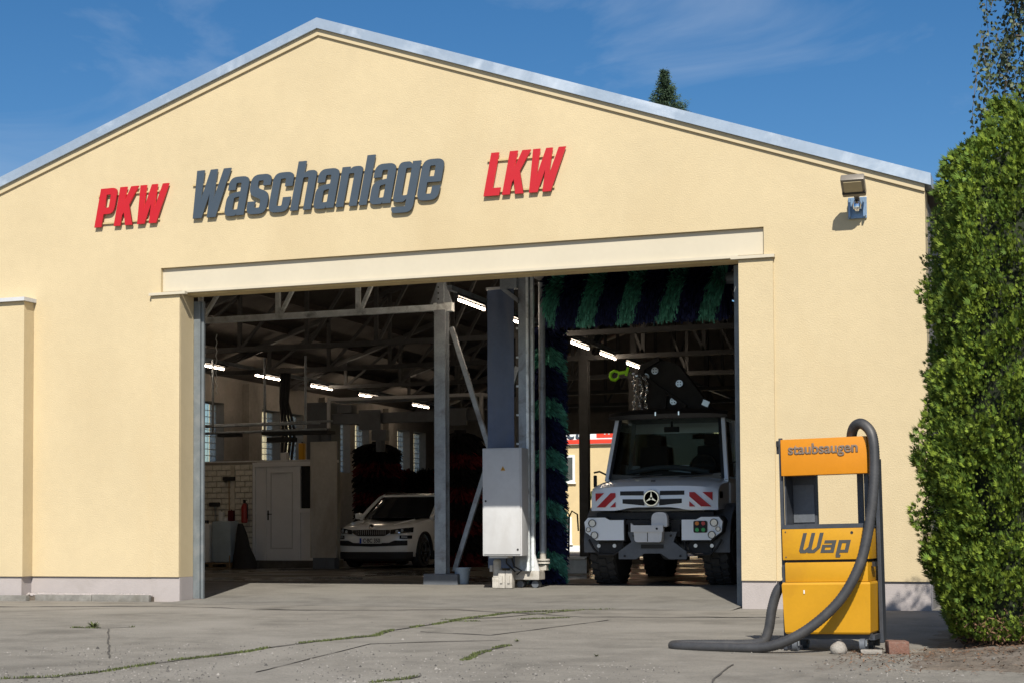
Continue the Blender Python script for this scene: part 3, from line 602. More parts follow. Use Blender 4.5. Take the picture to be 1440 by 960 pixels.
dr = thing('panel_door_unit', 'white panel door with side window in the brick partition', 'door', (-16.8, 12.0, 0.36), world=True)
fr_ = B()
for x0, x1 in ((-17.6, -17.53), (-17.33, -17.25), (-16.46, -16.38), (-15.9, -15.82)): fr_.bx(x0, x1, 11.97, 12.1, 0.362, 2.50)
fr_.bx(-17.6, -15.82, 11.968, 12.1, 2.503, 2.60).bx(-16.378, -15.902, 11.972, 12.1, 1.44, 1.54)
fo = fr_.obj('frame', 'door_white', dr)
lf = B().bx(-17.247, -16.463, 11.985, 12.06, 0.40, 2.498).obj('door_leaf', 'door_white', dr)
lm = B()
for a in ((-17.14, -16.57, 2.34, 2.37), (-17.14, -16.57, 0.62, 0.65), (-17.14, -17.115, 0.652, 2.338), (-16.595, -16.57, 0.652, 2.338)): lm.bx(a[0], a[1], 11.976, 11.984, a[2], a[3])
lm.obj('moulding', 'cabinet_grey', lf)
B().bx(-17.215, -17.185, 11.97, 11.984, 1.28, 1.50).bx(-17.21, -17.10, 11.945, 11.969, 1.405, 1.425).obj('handle', 'black_matte', lf)
B().bx(-17.528, -17.332, 12.0, 12.05, 0.40, 2.498).bx(-17.528, -17.332, 11.985, 11.998, 1.42, 1.48).obj('side_panel', 'door_white', dr)
B().bx(-16.378, -15.902, 12.0, 12.05, 0.40, 1.438).obj('side_panel', 'door_white', dr)
B().bx(-16.376, -15.904, 12.02, 12.03, 1.542, 2.50).obj('side_window', 'dark_glass', dr)
B().bx(-17.6, -15.82, 12.0, 12.1, 0.361, 0.398).obj('threshold', 'door_white', dr)
o = B().bx(-15.82, -15.76, 11.98, 12.6, 0.362, 2.6).bx(-19.15, -15.76, 12.205, 12.7, 2.60, 2.66).obj('cabin_shell', 'cabinet_grey'); setp(o, 'flat roof and side of the small cabin behind the white door', 'cabin')
# things standing about there
t = thing('fire_extinguisher', 'red fire extinguisher hung beside the white door', 'extinguisher', (-17.75, 11.87, 1.22))
B().lathe([(0.06, 0), (0.075, 0.02), (0.075, 0.36), (0.05, 0.42), (0.02, 0.45)], 16).obj('cylinder', 'fire_red', t, True)
B().box((0, 0, 0.48), (0.04, 0.05, 0.06)).box((0.03, -0.03, 0.52), (0.1, 0.02, 0.02)).obj('valve', 'black_matte', t)
B().tube([(0.02, -0.02, 0.47), (0.09, -0.03, 0.42), (0.095, -0.02, 0.25), (0.09, -0.02, 0.1)], 0.013, 8).obj('hose', 'black_rubber', t)
B().box((0, 0.085, 0.25), (0.05, 0.03, 0.12)).obj('wall_bracket', 'black_matte', t)
def jar(name, label, cat, x, y, z, wx, wy, h, m, capm):
    t = thing(name, label, cat, (x, y, z))
    B().box((0, 0, h*0.46), (wx, wy, h*0.92), None, min(wx, wy)*0.16).obj('body', m, t, True)
    B().cyl((0, 0, h*0.921), (0, 0, h), min(wx, wy)*0.14, n=14).obj('cap', capm, t, True)
t = B().bx(-18.75, -17.75, 11.2, 11.7, fz(11)+0.01, fz(11)+0.03).bx(-18.75, -17.75, 11.2, 11.7, 0.29, 0.32)
for x in (-18.7, -18.25, -17.8): t.bx(x-0.05, x+0.05, 11.22, 11.68, 0.225, 0.288)
setp(t.obj('wooden_pallet', 'wood'), 'small wooden pallet under the pale plastic tanks', 'pallet')
jar('plastic_tank', 'tall pale blue plastic tank on the pallet', 'tank', -18.0, 11.45, 0.322, 0.5, 0.42, 1.02, 'tank_blue', 'white_plain')
jar('plastic_tank', 'whitish plastic tank beside the pale blue tank', 'tank', -18.5, 11.45, 0.322, 0.42, 0.42, 0.96, 'white_plain', 'black_matte')
jar('spray_bottle', 'small white bottle with black top standing on a tank', 'bottle', -18.13, 11.5, 1.262, 0.11, 0.11, 0.24, 'white_plain', 'black_matte')
jar('canister', 'small dark red canister standing on the blue tank', 'canister', -17.88, 11.5, 1.262, 0.13, 0.11, 0.26, 'foam_red', 'black_matte')
t = thing('broom', 'long broom leaning against the pale brick wall', 'broom', (-17.95, 11.1, 0.2))
B().cyl((0.23, 0.05, 0.0), (-0.24, 0.83, 2.0), 0.014, n=8).obj('handle', 'wood', t); B().box((-0.24, 0.83, 2.04), (0.3, 0.08, 0.09), None, 0.01).obj('head', 'black_matte', t)
t = thing('hand_brush', 'black washing brush hanging on the pale brick wall', 'brush', (-18.55, 11.9, 1.6)); B().box((0, 0, 0.05), (0.26, 0.08, 0.1), None, 0.02).obj('head', 'black_matte', t); B().cyl((0, 0.02, 0.0), (0, 0.04, -0.35), 0.012, n=8).obj('handle', 'galv_old', t)
b = B()   # dark coat / hose bundle
secs = []
for k in range(9):
    z = 0.0+1.0*k/8; r = 0.30-0.24*(k/8)**1.2; secs.append([(r*math.cos(a)*(1+0.22*noise.noise(Vector((math.cos(a)*2, math.sin(a)*2, z*3))))-0.12*k/8, 0.6*r*math.sin(a), z) for a in (2*math.pi*q/16 for q in range(16))])
o = b.loft([[Vector(p) for p in s] for s in secs]).obj('tarpaulin', 'black_matte', None, True, 60); o.location = (-17.45, 11.35, 0.2); setp(o, 'dark tarpaulin heap slumped against the brick partition', 'tarpaulin')
jar('canister', 'small grey canister on the cabin roof over the door', 'canister', -17.05, 12.5, 2.662, 0.16, 0.16, 0.2, 'cabinet_grey', 'black_matte')
jar('oil_bottle', 'yellow bottle on the cabin roof by the window', 'bottle', -16.55, 12.4, 2.662, 0.13, 0.13, 0.42, 'vac_yellow', 'black_matte')
t = thing('water_pipes', 'dark horizontal supply pipes with hangers across the car wash bay', 'pipe', (-16, 10.5, 3.3), world=True)
for y, z, r in ((10.6, 3.34, 0.022), (10.9, 3.22, 0.03), (11.2, 3.42, 0.025)): B().cyl((-19.14, y, z), (-15.05, y-0.3, z), r, n=8).obj('pipe', 'galv_old', t)
for x in (-17.9, -16.6, -15.6): B().cyl((x, 10.7, 3.2), (x, 10.7, 4.85), 0.028, n=8).obj('hanger', 'galv_old', t)
B().bx(-16.6, -15.0, 10.55, 10.95, 3.13, 3.2).bx(-17.7, -17.2, 10.55, 10.8, 3.12, 3.19).bx(-16.5, -15.9, 10.6, 10.9, 2.98, 3.08).obj('bracket', 'black_matte', t)
t = thing('hose_drop', 'dark hose bundle hanging before the windows above the cabin', 'hose', (-17.3, 13.0, 2.67))
for q in range(4): b = B(); b.tube([(0.06*q-0.1, 0.03*q, 2.2), (0.05*q-0.12, 0.02*q, 1.4), (0.09*q-0.05, 0.02*q, 0.7), (0.07*q-0.1, 0.03*q, 0.0)], 0.035, 8); b.obj('hose', 'black_rubber', t, True)
t = thing('wall_fan', 'dark fan heater fixed high on the window wall', 'fan', (-19.15, 10.75, 4.2)); B().cyl((0.02, 0, 0), (0.22, 0, 0), 0.17, n=16).obj('housing', 'black_matte', t, True); B().box((0.1, 0, 0.22), (0.2, 0.08, 0.2)).obj('bracket', 'black_matte', t)
b = B()
for k in range(14): z = 4.5-0.075*k; b.tube([(-14.1+0.012*(-1)**k, 4.3, z), (-14.1-0.012*(-1)**k, 4.3, z-0.075)], 0.007, 5)
setp(b.obj('chain', 'white_plain'), 'white pull chain hanging below the first truss', 'chain')

# ---------------------------------------------------------------- brushes
def bristles(c0, ax, L, r0, r1, n, pick, seed, droop=0.0, w=0.016):
    rng = np.random.default_rng(seed); ax = Vector(ax); e1 = ax.orthogonal().normalized(); e2 = ax.cross(e1); A = {}
    for _ in range(n):
        t = rng.random(); ph = rng.random()*6.283; key = pick(t*L, ph)
        d = e1*math.cos(ph)+e2*math.sin(ph); tg = ax.cross(d); base = Vector(c0)+ax*(t*L); rr = r1*rng.uniform(0.82, 1.04)
        wd = (ax*math.cos(a0 := rng.uniform(0, 6.28))+tg*math.sin(a0))*w*rng.uniform(0.7, 1.5); jit = Vector(rng.normal(0, 0.02, 3)); V, F = A.setdefault(key, ([], []))
        j = len(V)
        for q in (0.0, 0.5, 0.8, 1.0):
            p = base+d*(r0+(rr-r0)*q)+jit*q+Vector((0, 0, -droop*q*q))+tg*(0.10*q*q*rr); k = wd*(1 if q < 0.9 else 0.75); V += [p-k, p+k]
        F += [(j, j+1, j+3, j+2), (j+2, j+3, j+5, j+4), (j+4, j+5, j+7, j+6)]
    return A
def put_bristles(A, names, parent):
    for k, (V, F) in A.items(): nm, m = names[k]; setp(raw(nm, [tuple(p) for p in V], F, m, parent), kind='stuff')

# ---------------------------------------------------------------- truck wash gantry
gt = thing('truck_wash_gantry', 'truck wash gantry with blue and green brushes and grey cabinet', 'car wash', (-8.2, 3.7, 0.11), world=True)
zf = fz(3.6)+0.004
ft = B().bx(-8.36, -7.86, 3.55, 3.85, zf+0.13, zf+0.27, 0.008).obj('base_beam', 'cast_beige', gt)
b = B()
for x in (-8.43, -8.31): b.bx(x-0.055, x+0.055, 3.38, 3.52, zf+0.002, zf+0.28, 0.006).bx(x-0.02, x+0.02, 3.36, 3.379, zf+0.08, zf+0.2)
b.bx(-8.60, -8.49, 3.42, 3.56, zf+0.002, zf+0.17, 0.006).bx(-8.585, -8.49, 3.42, 3.56, zf+0.172, zf+0.22)
b.obj('bogie', 'cast_beige', ft, True)
B().cyl((-8.535, 3.5, zf+0.224), (-8.535, 3.5, zf+0.42), 0.075, n=18).lathe([(0.075, 0.42), (0.06, 0.45), (0.02, 0.465)], 18, Matrix.Translation((-8.535, 3.5, zf))).bx(-8.66, -8.61, 3.46, 3.54, zf+0.26, zf+0.36).obj('drive_motor', 'cast_beige', ft, True)
for x in (-8.2, -7.95): B().cyl((x, 3.62, zf+0.06), (x, 3.78, zf+0.06), 0.058, n=14).obj('wheel', 'truck_grey', ft, True)
po = B().bx(-8.17, -7.99, 3.5, 3.68, zf+0.272, 5.15).obj('post', 'galv_old', gt)
b = B().bx(-7.985, -7.94, 3.55, 3.62, zf+0.272, 5.1).bx(-8.03, -7.99, 3.46, 3.498, zf+0.272, 5.1).obj('guide_rail', 'galv', po)
B().prism([(-8.36, zf+0.272), (-8.175, zf+0.272), (-8.175, zf+0.75)], 3.57, 3.60).prism([(-7.98, zf+0.272), (-7.86, zf+0.272), (-7.98, zf+0.7)], 3.57, 3.60).obj('gusset', 'cabinet_grey', po)
for k in range(9): z = 1.0+0.46*k; B().bx(-8.225, -8.172, 3.54, 3.58, z, z+0.03).obj('cable_clip', 'galv', po)
b = B().cyl((-7.89, 3.85, zf+0.55), (-7.89, 3.85, 5.0), 0.055, n=14).obj('brush_carrier', 'galv_old', gt, True)
B().cyl((-7.89, 3.85, zf+0.43), (-7.89, 3.85, zf+0.545), 0.05, n=14).lathe([(0.11, 0.40), (0.11, 0.43), (0.055, 0.431), (0.055, 0.45), (0.11, 0.451), (0.11, 0.475)], 18, Matrix.Translation((-7.89, 3.85, zf-0.02))).bx(-7.96, -7.82, 3.79, 3.91, zf+0.275, zf+0.36).obj('bearing', 'cast_beige', b, True)
rp_ = B().bx(-7.95, -7.84, 3.94, 4.05, 4.75, 5.05).bx(-8.0, -7.8, 3.5, 4.1, 5.06, 5.12).obj('cross_head', 'truck_grey', gt)
# top cross beam and other post
B().bx(-8.35, -4.35, 3.15, 3.27, 5.02, 5.12).obj('cross_beam', 'galv_old', gt)
b = B()
for k in range(9): x = -7.6+0.4*k; b.bx(x-0.012, x+0.012, 3.13, 3.149, 4.98, 5.16)
b.obj('spray_pipe', 'galv', gt)
B().bx(-8.45, -8.172, 3.42, 3.60, 4.86, 5.02).prism([(-8.45, 4.86), (-8.15, 4.62), (-8.15, 4.70), (-8.35, 4.86)], 3.43, 3.49).obj('head_bracket', 'galv_old', po)
B().bx(-4.5, -4.35, 3.5, 3.68, fz(3.6)+0.006, 5.15).obj('post', 'galv_old', gt)
B().cyl((-7.83, 4.05, 4.92), (-4.52, 4.05, 4.92), 0.09, n=14).obj('brush_shaft', 'galv_old', gt)
A = bristles((-7.80, 4.05, 4.90), (1, 0, 0), 2.88, 0.08, 0.53, 26000, lambda t, ph: 'g' if ((t-0.62*math.sin(ph)*0.5*0.7+0.1) % 0.66) < 0.29 else 'n', 5, 0.07, 0.011)
put_bristles(A, {'g': ('brush_bristles', 'foam_green'), 'n': ('brush_bristles', 'foam_navy')}, gt)
B().cyl((-8.12, 4.80, zf+0.05), (-8.12, 4.80, 4.6), 0.1, n=14).obj('brush_shaft', 'foam_navy', gt)
A = bristles((-8.12, 4.80, zf+0.10), (0, 0, 1), 4.2, 0.09, 0.33, 20000, lambda t, ph: 'g' if ((t+0.25*math.sin(ph+0.6)) % 0.84) < 0.31 else 'n', 6, 0.10, 0.011)
put_bristles(A, {'g': ('brush_bristles', 'foam_green'), 'n': ('brush_bristles', 'foam_navy')}, gt)
cb = B().bx(-8.64, -7.985, 3.1, 3.42, 0.62, 2.31, 0.012).obj('control_cabinet', 'cabinet_grey', gt, True)
B().bx(-8.615, -8.01, 3.083, 3.098, 0.645, 2.285, 0.006).obj('cabinet_door', 'cabinet_grey', cb, True)
B().prism([(-8.33, 1.955), (-8.25, 1.955), (-8.29, 2.025)], 3.077, 3.081).obj('warning_sticker', 'vac_yellow', cb)
B().prism([(-8.296, 1.972), (-8.284, 1.972), (-8.288, 2.005), (-8.292, 2.005)], 3.074, 3.076).obj('bolt_mark', 'black_matte', cb)
B().cyl((-8.58, 3.075, 1.48), (-8.58, 3.082, 1.48), 0.016, n=10).cyl((-8.05, 3.075, 0.72), (-8.05, 3.082, 0.72), 0.016, n=10).obj('lock', 'black_matte', cb)
B().bx(-8.55, -8.25, 3.15, 3.40, 0.585, 0.617).obj('cable_gland_plate', 'cabinet_grey', cb)
# splash curtain, gently rippled
def ripple(x0, x1, z0, z1, y, m, nm, parent, amp=0.012):
    nx, nz = 14, 24; v = []; f = []
    for s in (0, 1):
        for j in range(nz+1):
            for i in range(nx+1):
                x = x0+(x1-x0)*i/nx; z = z0+(z1-z0)*j/nz
                v.append((x, y+s*0.006+amp*noise.noise(Vector((x*7, z*1.1, 3)))+amp*0.6*noise.noise(Vector((x*14, z*5, 8)))*(1 if z < z0+0.9 else 0.3), z))
    for s in (0, 1):
        o_ = s*(nx+1)*(nz+1)
        for j in range(nz):
            for i in range(nx): k = o_+j*(nx+1)+i; f.append((k, k+1, k+nx+2, k+nx+1) if not s else (k, k+nx+1, k+nx+2, k+1))
    return raw(nm, v, f, m, parent, True)
ripple(-8.685, -8.235, 0.42, 4.86, 3.47, 'curtain_blue', 'splash_curtain', gt)
B().bx(-8.70, -8.22, 3.45, 3.50, 4.862, 4.90).obj('curtain_rail', 'cabinet_grey', gt)
b = B(); b.tube([(-8.28, 3.42, 0.62), (-8.24, 3.44, 0.45), (-8.12, 3.46, 0.38), (-8.2, 3.45, 0.32)], 0.016, 6); b.tube([(-8.35, 3.4, 0.62), (-8.36, 3.42, 0.5), (-8.22, 3.45, 0.36)], 0.014, 6); b.obj('cable', 'black_rubber', gt, True)
# bucket
t = thing('bucket', 'pale blue plastic bucket beside the steel column', 'bucket', (-9.53, 4.50, fz(4.5)+0.005))
B().lathe([(0.105, 0), (0.108, 0.01), (0.135, 0.255), (0.15, 0.256), (0.15, 0.275), (0.132, 0.276), (0.10, 0.02)], 22).obj('body', 'bucket_blue', t, True)
b = B(); b.tube([(0.14*math.cos(a), -0.02, 0.25-0.05*math.sin(a)) for a in (math.pi*k/8 for k in range(9))], 0.005, 5); b.obj('handle', 'galv', t)

# ---------------------------------------------------------------- car wash portal behind the car
pt = thing('car_wash_portal', 'dark car wash portal with red and black brushes around the car', 'car wash', (-15.5, 16.0, 0.2), world=True)
B().bx(-17.55, -13.35, 15.75, 16.6, 4.30, 4.38).bx(-17.55, -17.47, 15.72, 15.78, 3.62, 4.299).bx(-13.43, -13.35, 15.72, 15.78, 3.62, 4.299).obj('roof_frame', 'cabinet_grey', pt)
B().bx(-17.46, -13.44, 15.85, 16.1, 3.72, 3.98).bx(-16.7, -16.1, 15.78, 15.848, 3.55, 4.05).bx(-14.4, -13.8, 15.78, 15.848, 3.6, 4.02).bx(-17.3, -16.9, 15.8, 16.1, 4.0, 4.2).obj('carriage', 'truck_grey', pt)
B().bx(-16.35, -15.95, 15.8, 16.0, 3.28, 3.545).cyl((-16.15, 15.9, 3.0), (-16.15, 15.9, 3.28), 0.12, n=12).obj('brush_motor', 'truck_grey', pt)
for x in (-17.9, -12.98): B().bx(x-0.30, x+0.30, 15.9, 16.6, 0.2, 4.29).obj('post', 'truck_grey', pt)
for x, sd in ((-16.55, 1), (-14.2, 2), (-12.95, 3)):
    r1 = 0.62 if sd < 3 else 0.5; y = 16.6 if sd < 3 else 13.2
    B().cyl((x, y, 0.25), (x, y, 3.3), 0.14, n=12).obj('brush_shaft', 'foam_black', pt)
    A = bristles((x, y, 0.28), (0, 0, 1), 2.95, 0.13, r1, 6500, lambda t, ph: 'r' if (t % 0.75) < 0.33 else 'k', 20+sd, 0.16, 0.02)
    put_bristles(A, {'r': ('brush_bristles', 'foam_red'), 'k': ('brush_bristles', 'foam_black')}, pt)
B().cyl((-17.0, 17.3, 2.1), (-13.5, 17.3, 2.1), 0.14, n=12).obj('brush_shaft', 'foam_black', pt)
A = bristles((-17.0, 17.3, 2.1), (1, 0, 0), 3.5, 0.13, 0.62, 6500, lambda t, ph: 'r' if (t % 0.9) < 0.22 else 'k', 31, 0.12, 0.02)
put_bristles(A, {'r': ('brush_bristles', 'foam_red'), 'k': ('brush_bristles', 'foam_black')}, pt)
t = thing('splash_panel', 'tall stained stainless splash panel between the white door and the car', 'panel', (-15.2, 11.0, 0.2), world=True)
B().bx(-15.60, -14.98, 10.95, 11.0, 0.44, 2.98).obj('sheet', 'stainless', t)
B().bx(-15.60, -15.565, 10.93, 10.949, 0.44, 2.98).bx(-15.015, -14.98, 10.93, 10.949, 0.44, 2.98).obj('edge_fold', 'stainless', t)
B().bx(-15.55, -15.03, 10.96, 11.2, 0.19, 0.438).bx(-15.45, -15.38, 11.002, 11.1, 0.44, 3.2).bx(-15.2, -15.13, 11.002, 11.1, 0.44, 3.2).obj('stand', 'truck_grey', t)
o = B().bx(-16.0, -14.4, 10.2, 10.4, fz(10)+0.013, fz(10)+0.03).obj('floor_grating', 'black_matte'); setp(o, 'dark drain grating in the wet floor before the car', 'grating')
o = B().bx(-10.0, -8.8, 9.3, 9.45, 0.17, 0.50).bx(-10.0, -8.8, 9.2, 9.5, 0.45, 0.47).obj('low_barrier', 'stainless'); setp(o, 'low stainless wheel guide beyond the blue bucket', 'barrier')

# ---------------------------------------------------------------- building beyond the back opening
bb = thing('yellow_building', 'yellow building with red sign band seen through the back of the hall', 'building', (-18, 41, 0.19), world=True)
B().bx(-34, -6, 38, 46, 0.19, 6.5).obj('wall', 'bldg_yellow', bb)
B().bx(-34, -6, 37.985, 37.998, 0.19, 0.42).obj('plinth', 'bldg_white', bb)
sg = B().bx(-22.5, -12.5, 37.86, 37.998, 4.32, 5.6).obj('sign_band', 'bldg_white', bb)
B().bx(-22.5, -12.5, 37.845, 37.858, 4.34, 4.50).obj('red_line', 'bldg_band', sg)
B().bx(-16.95, -12.5, 37.845, 37.858, 4.56, 5.6).obj('red_field', 'bldg_band', sg)
me = text_mesh('ctl', 0.8, 'sign_slate', 0.01, 0.02, sx=0.95); me.transform(Matrix(((1, 0, .25, 0), (0, 1, 0, 0), (0, 0, 1, 0), (0, 0, 0, 1)))); inst(me, 'lettering', sg, (-17.75, 37.845, 4.78))
me = text_mesh('TAL', 0.5, 'bldg_white', 0.01, 0.012, sx=0.9); inst(me, 'lettering', sg, (-16.35, 37.835, 4.83))
for x0, x1, z0, z1 in ((-19.2, -17.86, 2.86, 3.92), (-19.2, -18.0, 0.5, 1.52), (-15.9, -14.6, 2.86, 3.92), (-22.5, -21.2, 2.86, 3.92), (-22.5, -21.2, 0.5, 1.52)):
    wf = B().bx(x0, x1, 37.95, 37.999, z0, z0+0.09).bx(x0, x1, 37.95, 37.999, z1-0.09, z1).bx(x0, x0+0.09, 37.95, 37.999, z0+0.091, z1-0.091).bx(x1-0.09, x1, 37.95, 37.999, z0+0.091, z1-0.091).obj('window', 'bldg_white', bb)
    B().bx(x0+0.091, x1-0.091, 37.97, 37.998, z0+0.091, z1-0.091).obj('pane', 'window_dim', wf)
    B().bx(x0-0.05, x1+0.05, 37.90, 37.948, z0-0.05, z0-0.002).obj('sill', 'bldg_white', wf)
t = thing('shrub', 'small green shrub against the yellow building', 'shrub', (-16.35, 36.9, 0.19))
v = []; f = []
for _ in range(900):
    d = Vector(RNG.normal(0, 1, 3)).normalized()*0.75*random.random()**0.4; c = Vector((d.x*0.8, d.y*0.5, 2.1+d.z*0.55)); a = Vector(RNG.normal(0, 1, 3)).normalized()*0.07; b_ = a.orthogonal().normalized()*0.05; j = len(v); v += [c-a, c+b_, c+a, c-b_]; f.append((j, j+1, j+2, j+3))
raw('foliage', [tuple(p) for p in v], f, 'grass', t); B().cyl((0, 0, 0), (0, 0, 2.3), 0.05, 0.02, n=8).obj('stem', 'bark', t)
b = thing('lance_stand', 'black spray lance stand before the yellow building', 'stand', (-9.95, 11.8, fz(11.8)+0.012))
B().bx(-0.2, 0.2, -0.2, 0.2, 0, 0.16).obj('foot', 'black_matte', b); B().cyl((0, 0, 0.16), (0.02, 0, 1.15), 0.02, n=8).obj('rod', 'black_matte', b)
bb_ = B(); bb_.tube([(0.02, 0, 1.1), (0.08, 0, 1.22), (0.2, 0, 1.15), (0.22, 0, 0.8)], 0.018, 8); bb_.obj('hook', 'black_matte', b, True)

# ---------------------------------------------------------------- wheels (shared builder): axis along x
def wheel(parent, x, y, z, rad, wid, rimr, lug, spokes, rim_mat, name='wheel', side=1):
    rx = Matrix.Rotation(R(90), 4, 'Y')
    w = B().lathe([(rimr, -wid*0.48), (rad*0.90, -wid*0.5), (rad*0.97, -wid*0.42), (rad*0.975, 0), (rad*0.97, wid*0.42), (rad*0.90, wid*0.5), (rimr, wid*0.48)], 40, Matrix.Translation((x, y, z)) @ rx).obj(name, 'tyre', parent, True)
    if lug:
        b = B(); n = 26
        for k in range(n):
            a = 2*math.pi*k/n
            for q, off in ((-0.33, 0), (0.0, 0.5), (0.33, 0)):
                aa = a+off*2*math.pi/n; c = Vector((x+q*wid, y+rad*0.985*math.cos(aa), z+rad*0.985*math.sin(aa)))
                b.box(c, (wid*0.28, 2*math.pi*rad/n*0.66, rad*0.05), Matrix.Rotation(aa-math.pi/2, 3, 'X') @ Matrix.Rotation(0.3*(1 if q > 0 else -1 if q < 0 else 0), 3, 'Z'))
        b.obj('tread', 'tyre', w)
    xs = x+side*wid*0.40
    r = B().lathe([(rimr*1.02, -0.04), (rimr*1.02, 0.045), (rimr*0.92, 0.05), (rimr*0.88, -0.03), (rimr*0.3, 0.0), (rimr*0.26, 0.03), (0.01, 0.035)], 32, Matrix.Translation((xs, y, z)) @ Matrix.Rotation(R(90*side), 4, 'Y')).obj('rim', 'black_matte' if spokes else rim_mat, w, True)
    if spokes:
        b = B()
        for k in range(spokes):
            a = 2*math.pi*k/spokes+0.3; d = Vector((0, math.cos(a), math.sin(a)))
            for da in (-0.10, 0.10): d2 = Vector((0, math.cos(a+da), math.sin(a+da))); b.bar(Vector((xs+side*0.035, y, z))+d*rimr*0.15, Vector((xs+side*0.03, y, z))+d2*rimr*0.97, 0.035, 0.03, (1, 0, 0))
        b.lathe([(rimr*1.0, 0.02), (rimr*1.03, 0.055), (rimr*0.94, 0.055), (rimr*0.92, 0.02)], 36, Matrix.Translation((xs, y, z)) @ Matrix.Rotation(R(90*side), 4, 'Y'))
        b.obj('spokes', rim_mat, w)
    return w

# ---------------------------------------------------------------- white truck
tk = thing('utility_truck', 'white utility truck with red chevrons and black crane in the wash lane', 'truck', (-6.14, 4.0, 0.125))
def hy(x, z): return 0.03+0.14*(abs(x)/1.03)**3+0.10*max(0, (z-1.45)/0.25)**2     # nose surface
secs = []
for k in range(21):
    x = -1.03+2.06*k/20; e = 1-0.035*(abs(x)/1.03)**4; zb = 1.20+0.05*math.exp(-(x/0.48)**6)
    if abs(x) > 0.985: e *= 0.985
    secs.append([Vector((x, y, z)) for y, z in ((hy(x, zb), zb), (hy(x, 1.35), 1.35), (hy(x, 1.5), 1.5*e), (hy(x, 1.58), 1.585*e), (0.24+0.06*(x/1.03)**2, 1.655*e), (0.5, 1.70*e), (0.98, 1.745*e), (0.98, 1.25), (0.5, 1.22))])
B().loft(secs).obj('hood', 'truck_white', tk, True, 40)
hood = [o for o in C.objects if o.name.startswith('hood')][-1]
Cn = lambda v: (lambda x: v)
for s in (-1, 1):
    B().panel(s*0.13, s*0.52, lambda x: 1.435+0.01*abs(x), lambda x: 1.505, hy, 0.006, 6).obj('grille_slot', 'black_matte', hood)
    B().panel(s*0.12, s*0.48, lambda x: 1.275+0.10*max(0, abs(x)-0.12), lambda x: 1.375+0.01*abs(x), hy, 0.006, 6).obj('grille_slot', 'black_matte', hood)
    # red warning chevrons: one wide bar and two corner triangles, slanting outwards
    def red(poly, nm='warning_stripe'):
        b = B(); a = [b.bm.verts.new((s*x, hy(x, z)-0.018, z)) for x, z in poly]; c = [b.bm.verts.new((s*x, hy(x, z)+0.01, z)) for x, z in poly]; n = len(poly)
        b.bm.faces.new(a); b.bm.faces.new(c[::-1])
        for i in range(n): b.bm.faces.new((a[i], c[i], c[(i+1) % n], a[(i+1) % n]))
        b.obj(nm, 'sign_red', hood)
    red([(0.60, 1.48), (0.68, 1.48), (0.93, 1.255), (0.78, 1.255), (0.60, 1.415)])
    red([(0.80, 1.48), (0.95, 1.48), (0.95, 1.35)])
    red([(0.60, 1.255), (0.60, 1.335), (0.69, 1.255)])
    B().box((s*1.0, 0.42, 1.44), (0.06, 0.28, 0.15), None, 0.02).obj('side_indicator', 'dark_glass', hood, True)
B().lathe([(0.135, 0), (0.135, 0.03), (0.122, 0.042), (0.118, 0.02)], 32, Matrix.Translation((0, 0.035, 1.39)) @ Matrix.Rotation(R(90), 4, 'X')).obj('badge_ring', 'coupling_white', hood, True)
B().cyl((0, 0.0, 1.39), (0, 0.03, 1.39), 0.115, n=28).obj('badge', 'black_paint', hood)
b = B()
for k in range(3):
    a = R(90+120*k); d = Vector((math.cos(a), 0, math.sin(a))); pn = Vector((-math.sin(a), 0, math.cos(a))); c = Vector((0, -0.004, 1.39))
    q = [c+d*0.108, c+pn*0.02-d*0.005, c-d*0.012, c-pn*0.02-d*0.005]; a_ = [b.bm.verts.new(p) for p in q]; c_ = [b.bm.verts.new(p+Vector((0, -0.008, 0))) for p in q]
    b.bm.faces.new(a_); b.bm.faces.new(c_[::-1])
    for i in range(4): b.bm.faces.new((a_[i], c_[i], c_[(i+1) % 4], a_[(i+1) % 4]))
b.lathe([(0.122, 0), (0.122, 0.01), (0.108, 0.01), (0.108, 0)], 28, Matrix.Translation((0, -0.002, 1.39)) @ Matrix.Rotation(R(90), 4, 'X')); b.obj('star', 'chrome', hood)
B().box((0, 0.13, 1.665), (0.07, 0.05, 0.02), None, 0.006).obj('badge_small', 'black_paint', hood)
# cab shell: floor, sides with window openings, rear wall, roof, A pillars
ZB, ZT = 1.72, 2.74
def cabx(z): return 1.02-0.11*max(0, (z-ZB)/(ZT-ZB))
def caby(z): return 0.98+0.30*max(0, (z-ZB)/(ZT-ZB))
cs = B()
for s in (-1, 1):
    cs.bar((s*(cabx(ZB)-0.02), caby(ZB)+0.02, ZB-0.03), (s*(cabx(ZT)-0.02), caby(ZT)+0.02, ZT), 0.075, 0.10, (0, 1, 0), 0.012)
    cs.bar((s*(cabx(ZB)-0.02), 2.25, ZB-0.03), (s*(cabx(ZT)-0.02), 2.22, ZT), 0.07, 0.30, (0, 1, 0), 0.012)
    cs.prism([(0.985, 0.78), (2.40, 0.78), (2.40, ZB+0.02), (0.985, ZB)], s*0.95, s*1.025, lambda x, y, z: Vector((y, x, z)))
cs.bx(-0.95, 0.95, 2.36, 2.42, 0.8, 2.0).bx(-0.88, 0.88, 2.36, 2.42, 2.55, ZT).bx(-0.94, 0.94, 1.0, 2.36, 0.80, 0.86)
cs.bx(-0.95, 0.95, 0.985, 1.05, 1.2, ZB+0.005)
cab = cs.obj('cab', 'truck_white', tk, True, 40)
B().loft([[Vector((sx*(0.93-d), y, z)) for sx, y, z in ((-1, 1.20+d, ZT+h), (-1, 2.42-d, ZT+h), (1, 2.42-d, ZT+h), (1, 1.20+d, ZT+h))] for d, h in ((0, -0.02), (0, 0.05), (0.05, 0.10), (0.14, 0.125))]).obj('roof', 'black_paint', cab, True)
